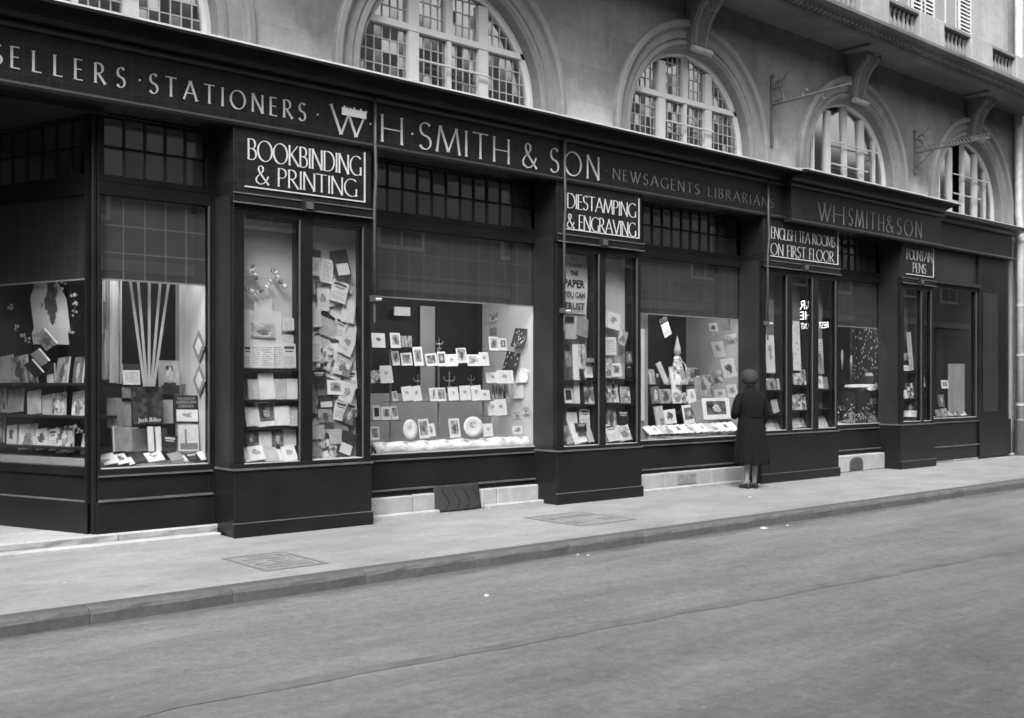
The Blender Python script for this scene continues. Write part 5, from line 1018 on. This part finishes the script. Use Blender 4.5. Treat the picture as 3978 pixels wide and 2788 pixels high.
# ================================================================ person
per = empty('person', 'person in long dark flared coat and round grey hat looking into a window', 'person', (12.02, -.30, 0), rz=R(-24))
def skin(name, verts, edges, radii, mat, parent, root=0, sub=2):
    me = bpy.data.meshes.new(name); me.from_pydata(verts, edges, []); o = link(name, me, mat, parent)
    o.modifiers.new('Skin', 'SKIN'); sv = me.skin_vertices[0].data if me.skin_vertices else None
    if sv is None: me.attributes.new('x', 'FLOAT', 'POINT')
    for i, r in enumerate(radii): sv[i].radius = (r, r) if isinstance(r, float) else r
    sv[root].use_root = True; s = o.modifiers.new('Sub', 'SUBSURF'); s.levels = sub; s.render_levels = sub
    return o
def make_person():
    V = []; E_ = []; Rr = []
    def v(p, r, par=None):
        V.append(p); Rr.append(r); i = len(V) - 1
        if par is not None: E_.append((par, i))
        return i
    pel = v((0, 0, .86), (.15, .11)); sp = v((0, .0, 1.02), (.13, .1), pel); ch = v((0, -.01, 1.2), (.15, .11), sp); up = v((0, 0, 1.31), (.1, .08), ch); nk = v((0, .015, 1.37), (.05, .05), up); nk2 = v((0.005, .03, 1.42), (.05, .052), nk)
    hd = v((.01, .045, 1.49), (.076, .088), nk2); ht = v((.012, .045, 1.56), (.066, .078), hd)
    for s in (-1, 1):
        hip = v((s * .085, 0, .80), (.085, .085), pel); kn = v((s * .07, .01, .46), (.055, .058), hip); cf = v((s * .065, -.02, .32), (.05, .054), kn); an = v((s * .062, -.01, .1), (.031, .034), cf); he = v((s * .062, 0, .06), (.033, .04), an); to = v((s * .085, .12, .035), (.032, .022), he)
        sh = v((s * .165, 0, 1.29), (.055, .05), ch)
        if s < 0:                                   # the arm on the entrance side is bent, forearm held in front
            el = v((-.262, -.01, 1.01), (.042, .042), sh); wr = v((-.13, .16, 1.02), (.027, .027), el); pm = v((-.08, .2, 1.035), (.034, .018), wr); d = Vector((.95, .2, .1)).normalized(); o = Vector((-.08, .2, 1.035))
        else:
            el = v((.245, .0, 1.03), (.042, .042), sh); wr = v((.235, .13, .82), (.027, .027), el); pm = v((.22, .18, .77), (.034, .018), wr); d = Vector((-.2, .5, -.8)).normalized(); o = Vector((.22, .18, .77))
        side = d.cross(Vector((0, 0, 1)) if s < 0 else Vector((1, 0, 0))).normalized()
        for q, L in enumerate((.07, .08, .075, .06)):
            b = o + d * .035 + side * (.027 - .018 * q); f1_ = v(tuple(b), .0095, pm); f2_ = v(tuple(b + d * L * .55 + Vector((0, 0, -.006))), .0088, f1_); v(tuple(b + d * L + Vector((0, .01, -.022))), .0075, f2_)
        t1 = v(tuple(o + side * .035 + d * .0), .0105, pm); v(tuple(o + side * .05 + d * .045), .009, t1)
    b = skin('body', V, E_, Rr, 'skin', per, pel)
    # coat: one surface of rings, flared skirt with soft folds
    prof = [(.335, .252, .222, 1.0), (.42, .245, .215, .95), (.55, .232, .204, .85), (.68, .22, .195, .7), (.80, .205, .182, .45), (.90, .194, .17, .2), (.975, .176, .156, .05), (1.0, .172, .154, 0), (1.06, .182, .158, 0), (1.14, .197, .16, 0), (1.22, .205, .153, 0), (1.28, .196, .136, 0), (1.325, .16, .112, 0), (1.352, .108, .087, 0), (1.372, .074, .07, 0), (1.395, .068, .068, 0)]
    n = 56; rings = []
    for z, rx, ry, fo_ in prof:
        ring = []
        for k in range(n):
            a = 2 * math.pi * k / n; fl = 1 + fo_ * (.06 * math.sin(a * 7 + .6) + .045 * math.sin(a * 11 + 2.0) + .02 * math.sin(a * 17)); dz = fo_ * .008 * math.sin(a * 5)
            ex = math.copysign(abs(math.cos(a)) ** .86, math.cos(a)); ey = math.copysign(abs(math.sin(a)) ** .9, math.sin(a))
            cx = .015 * fo_
            ring.append((cx + rx * ex * fl, ry * ey * fl - .01, z + dz))
        rings.append(ring)
    coat = MB().quadstrip(rings, cap=False).build('coat', 'wool', per, smooth=True)
    md = coat.modifiers.new('Solid', 'SOLIDIFY'); md.thickness = .008; ms = coat.modifiers.new('Sub', 'SUBSURF'); ms.levels = 1; ms.render_levels = 1
    for pts, rr in (([(-.13, -.01, 1.30), (-.19, -.005, 1.25), (-.24, -.01, 1.14), (-.268, -.005, 1.03), (-.24, .06, 1.0), (-.15, .145, 1.015)], (.068, .076, .07, .066, .06, .05)), ([(.13, -.01, 1.30), (.19, -.005, 1.25), (.235, -.005, 1.14), (.255, .0, 1.03), (.25, .05, .94), (.235, .12, .83)], (.068, .076, .07, .064, .058, .05))):
        sl_ = skin('sleeve', pts, [(k, k + 1) for k in range(len(pts) - 1)], list(rr), 'wool', coat, 0)
    MB().box(-.08, .08, -.176, -.16, .985, 1.02).build('half_belt', 'wool', coat, .004)
    col = MB().quadstrip([[(r * math.cos(2 * math.pi * k / 24), r * .95 * math.sin(2 * math.pi * k / 24) + .01, z) for k in range(24)] for r, z in ((.105, 1.335), (.098, 1.36), (.078, 1.405), (.07, 1.405), (.075, 1.37))], cap=False).build('collar', 'wool', coat, smooth=True)
    # hat: deep rounded felt beret, tipped; hair roll below it
    hat = MB().lathe([(.085, -.06), (.105, -.055), (.122, -.03), (.132, .0), (.126, .045), (.108, .09), (.07, .118), (.0, .13)], 28).build('hat', 'felt', per, smooth=True); hat.location = (.005, .03, 1.52); hat.rotation_euler = (R(14), R(-10), 0); hat.scale = (.93, 1.0, 1.0)
    hair = MB().lathe([(.0, -.055), (.05, -.05), (.078, -.03), (.088, .0), (.084, .04), (.0, .06)], 20).build('hair', 'hair', per, smooth=True); hair.location = (.005, .012, 1.45); hair.scale = (.92, .86, 1)
    for s in (-1, 1):
        e = MB().lathe([(0, -.03), (.012, -.02), (.018, 0), (.012, .024), (0, .03)], 8).build('ear', 'skin', per, smooth=True); e.location = (.01 + s * .076, .045, 1.485); e.scale = (.5, 1, 1)
        MB().lathe([(0, -.012), (.01, -.006), (.012, 0), (.01, .006), (0, .012)], 8, (.012 + s * .03, .125, 1.495)).build('eye', 'hair', per, smooth=True)
    MB().quadstrip([[(.012 - .012, .125, 1.5), (.012 + .012, .125, 1.5), (.012, .122, 1.505)], [(.012 - .016, .128, 1.468), (.012 + .016, .128, 1.468), (.012, .152, 1.472)]]).build('nose', 'skin', per); MB().box(-.012, .036, .12, .13, 1.445, 1.452).build('mouth', 'felt', per)
    for s in (-1, 1):
        sh = MB(); prof2 = [(-.075, .03, .085), (-.06, .04, .09), (-.01, .042, .082), (.05, .043, .066), (.1, .046, .055), (.14, .038, .05), (.165, .016, .042)]; rings = []
        for y, w_, h_ in prof2: rings.append([(-w_, y, .004 if -.0 < y else .0), (w_, y, .004 if 0 < y else .0), (w_ * 1.02, y, h_ * .45), (w_ * .6, y, h_), (-w_ * .6, y, h_), (-w_ * 1.02, y, h_ * .45)])
        o = sh.quadstrip(rings).build('shoe', 'leather', per, smooth=True); o.location = (s * .068, -.005, 0.0); o.rotation_euler = (0, 0, R(-s * 10)); md = o.modifiers.new('Sub', 'SUBSURF'); md.levels = 1; md.render_levels = 1
make_person(); per.scale = (.92, .95, 1)
SC.render.film_transparent = False
try: SC.cycles.filter_width = 1.6
except Exception: pass
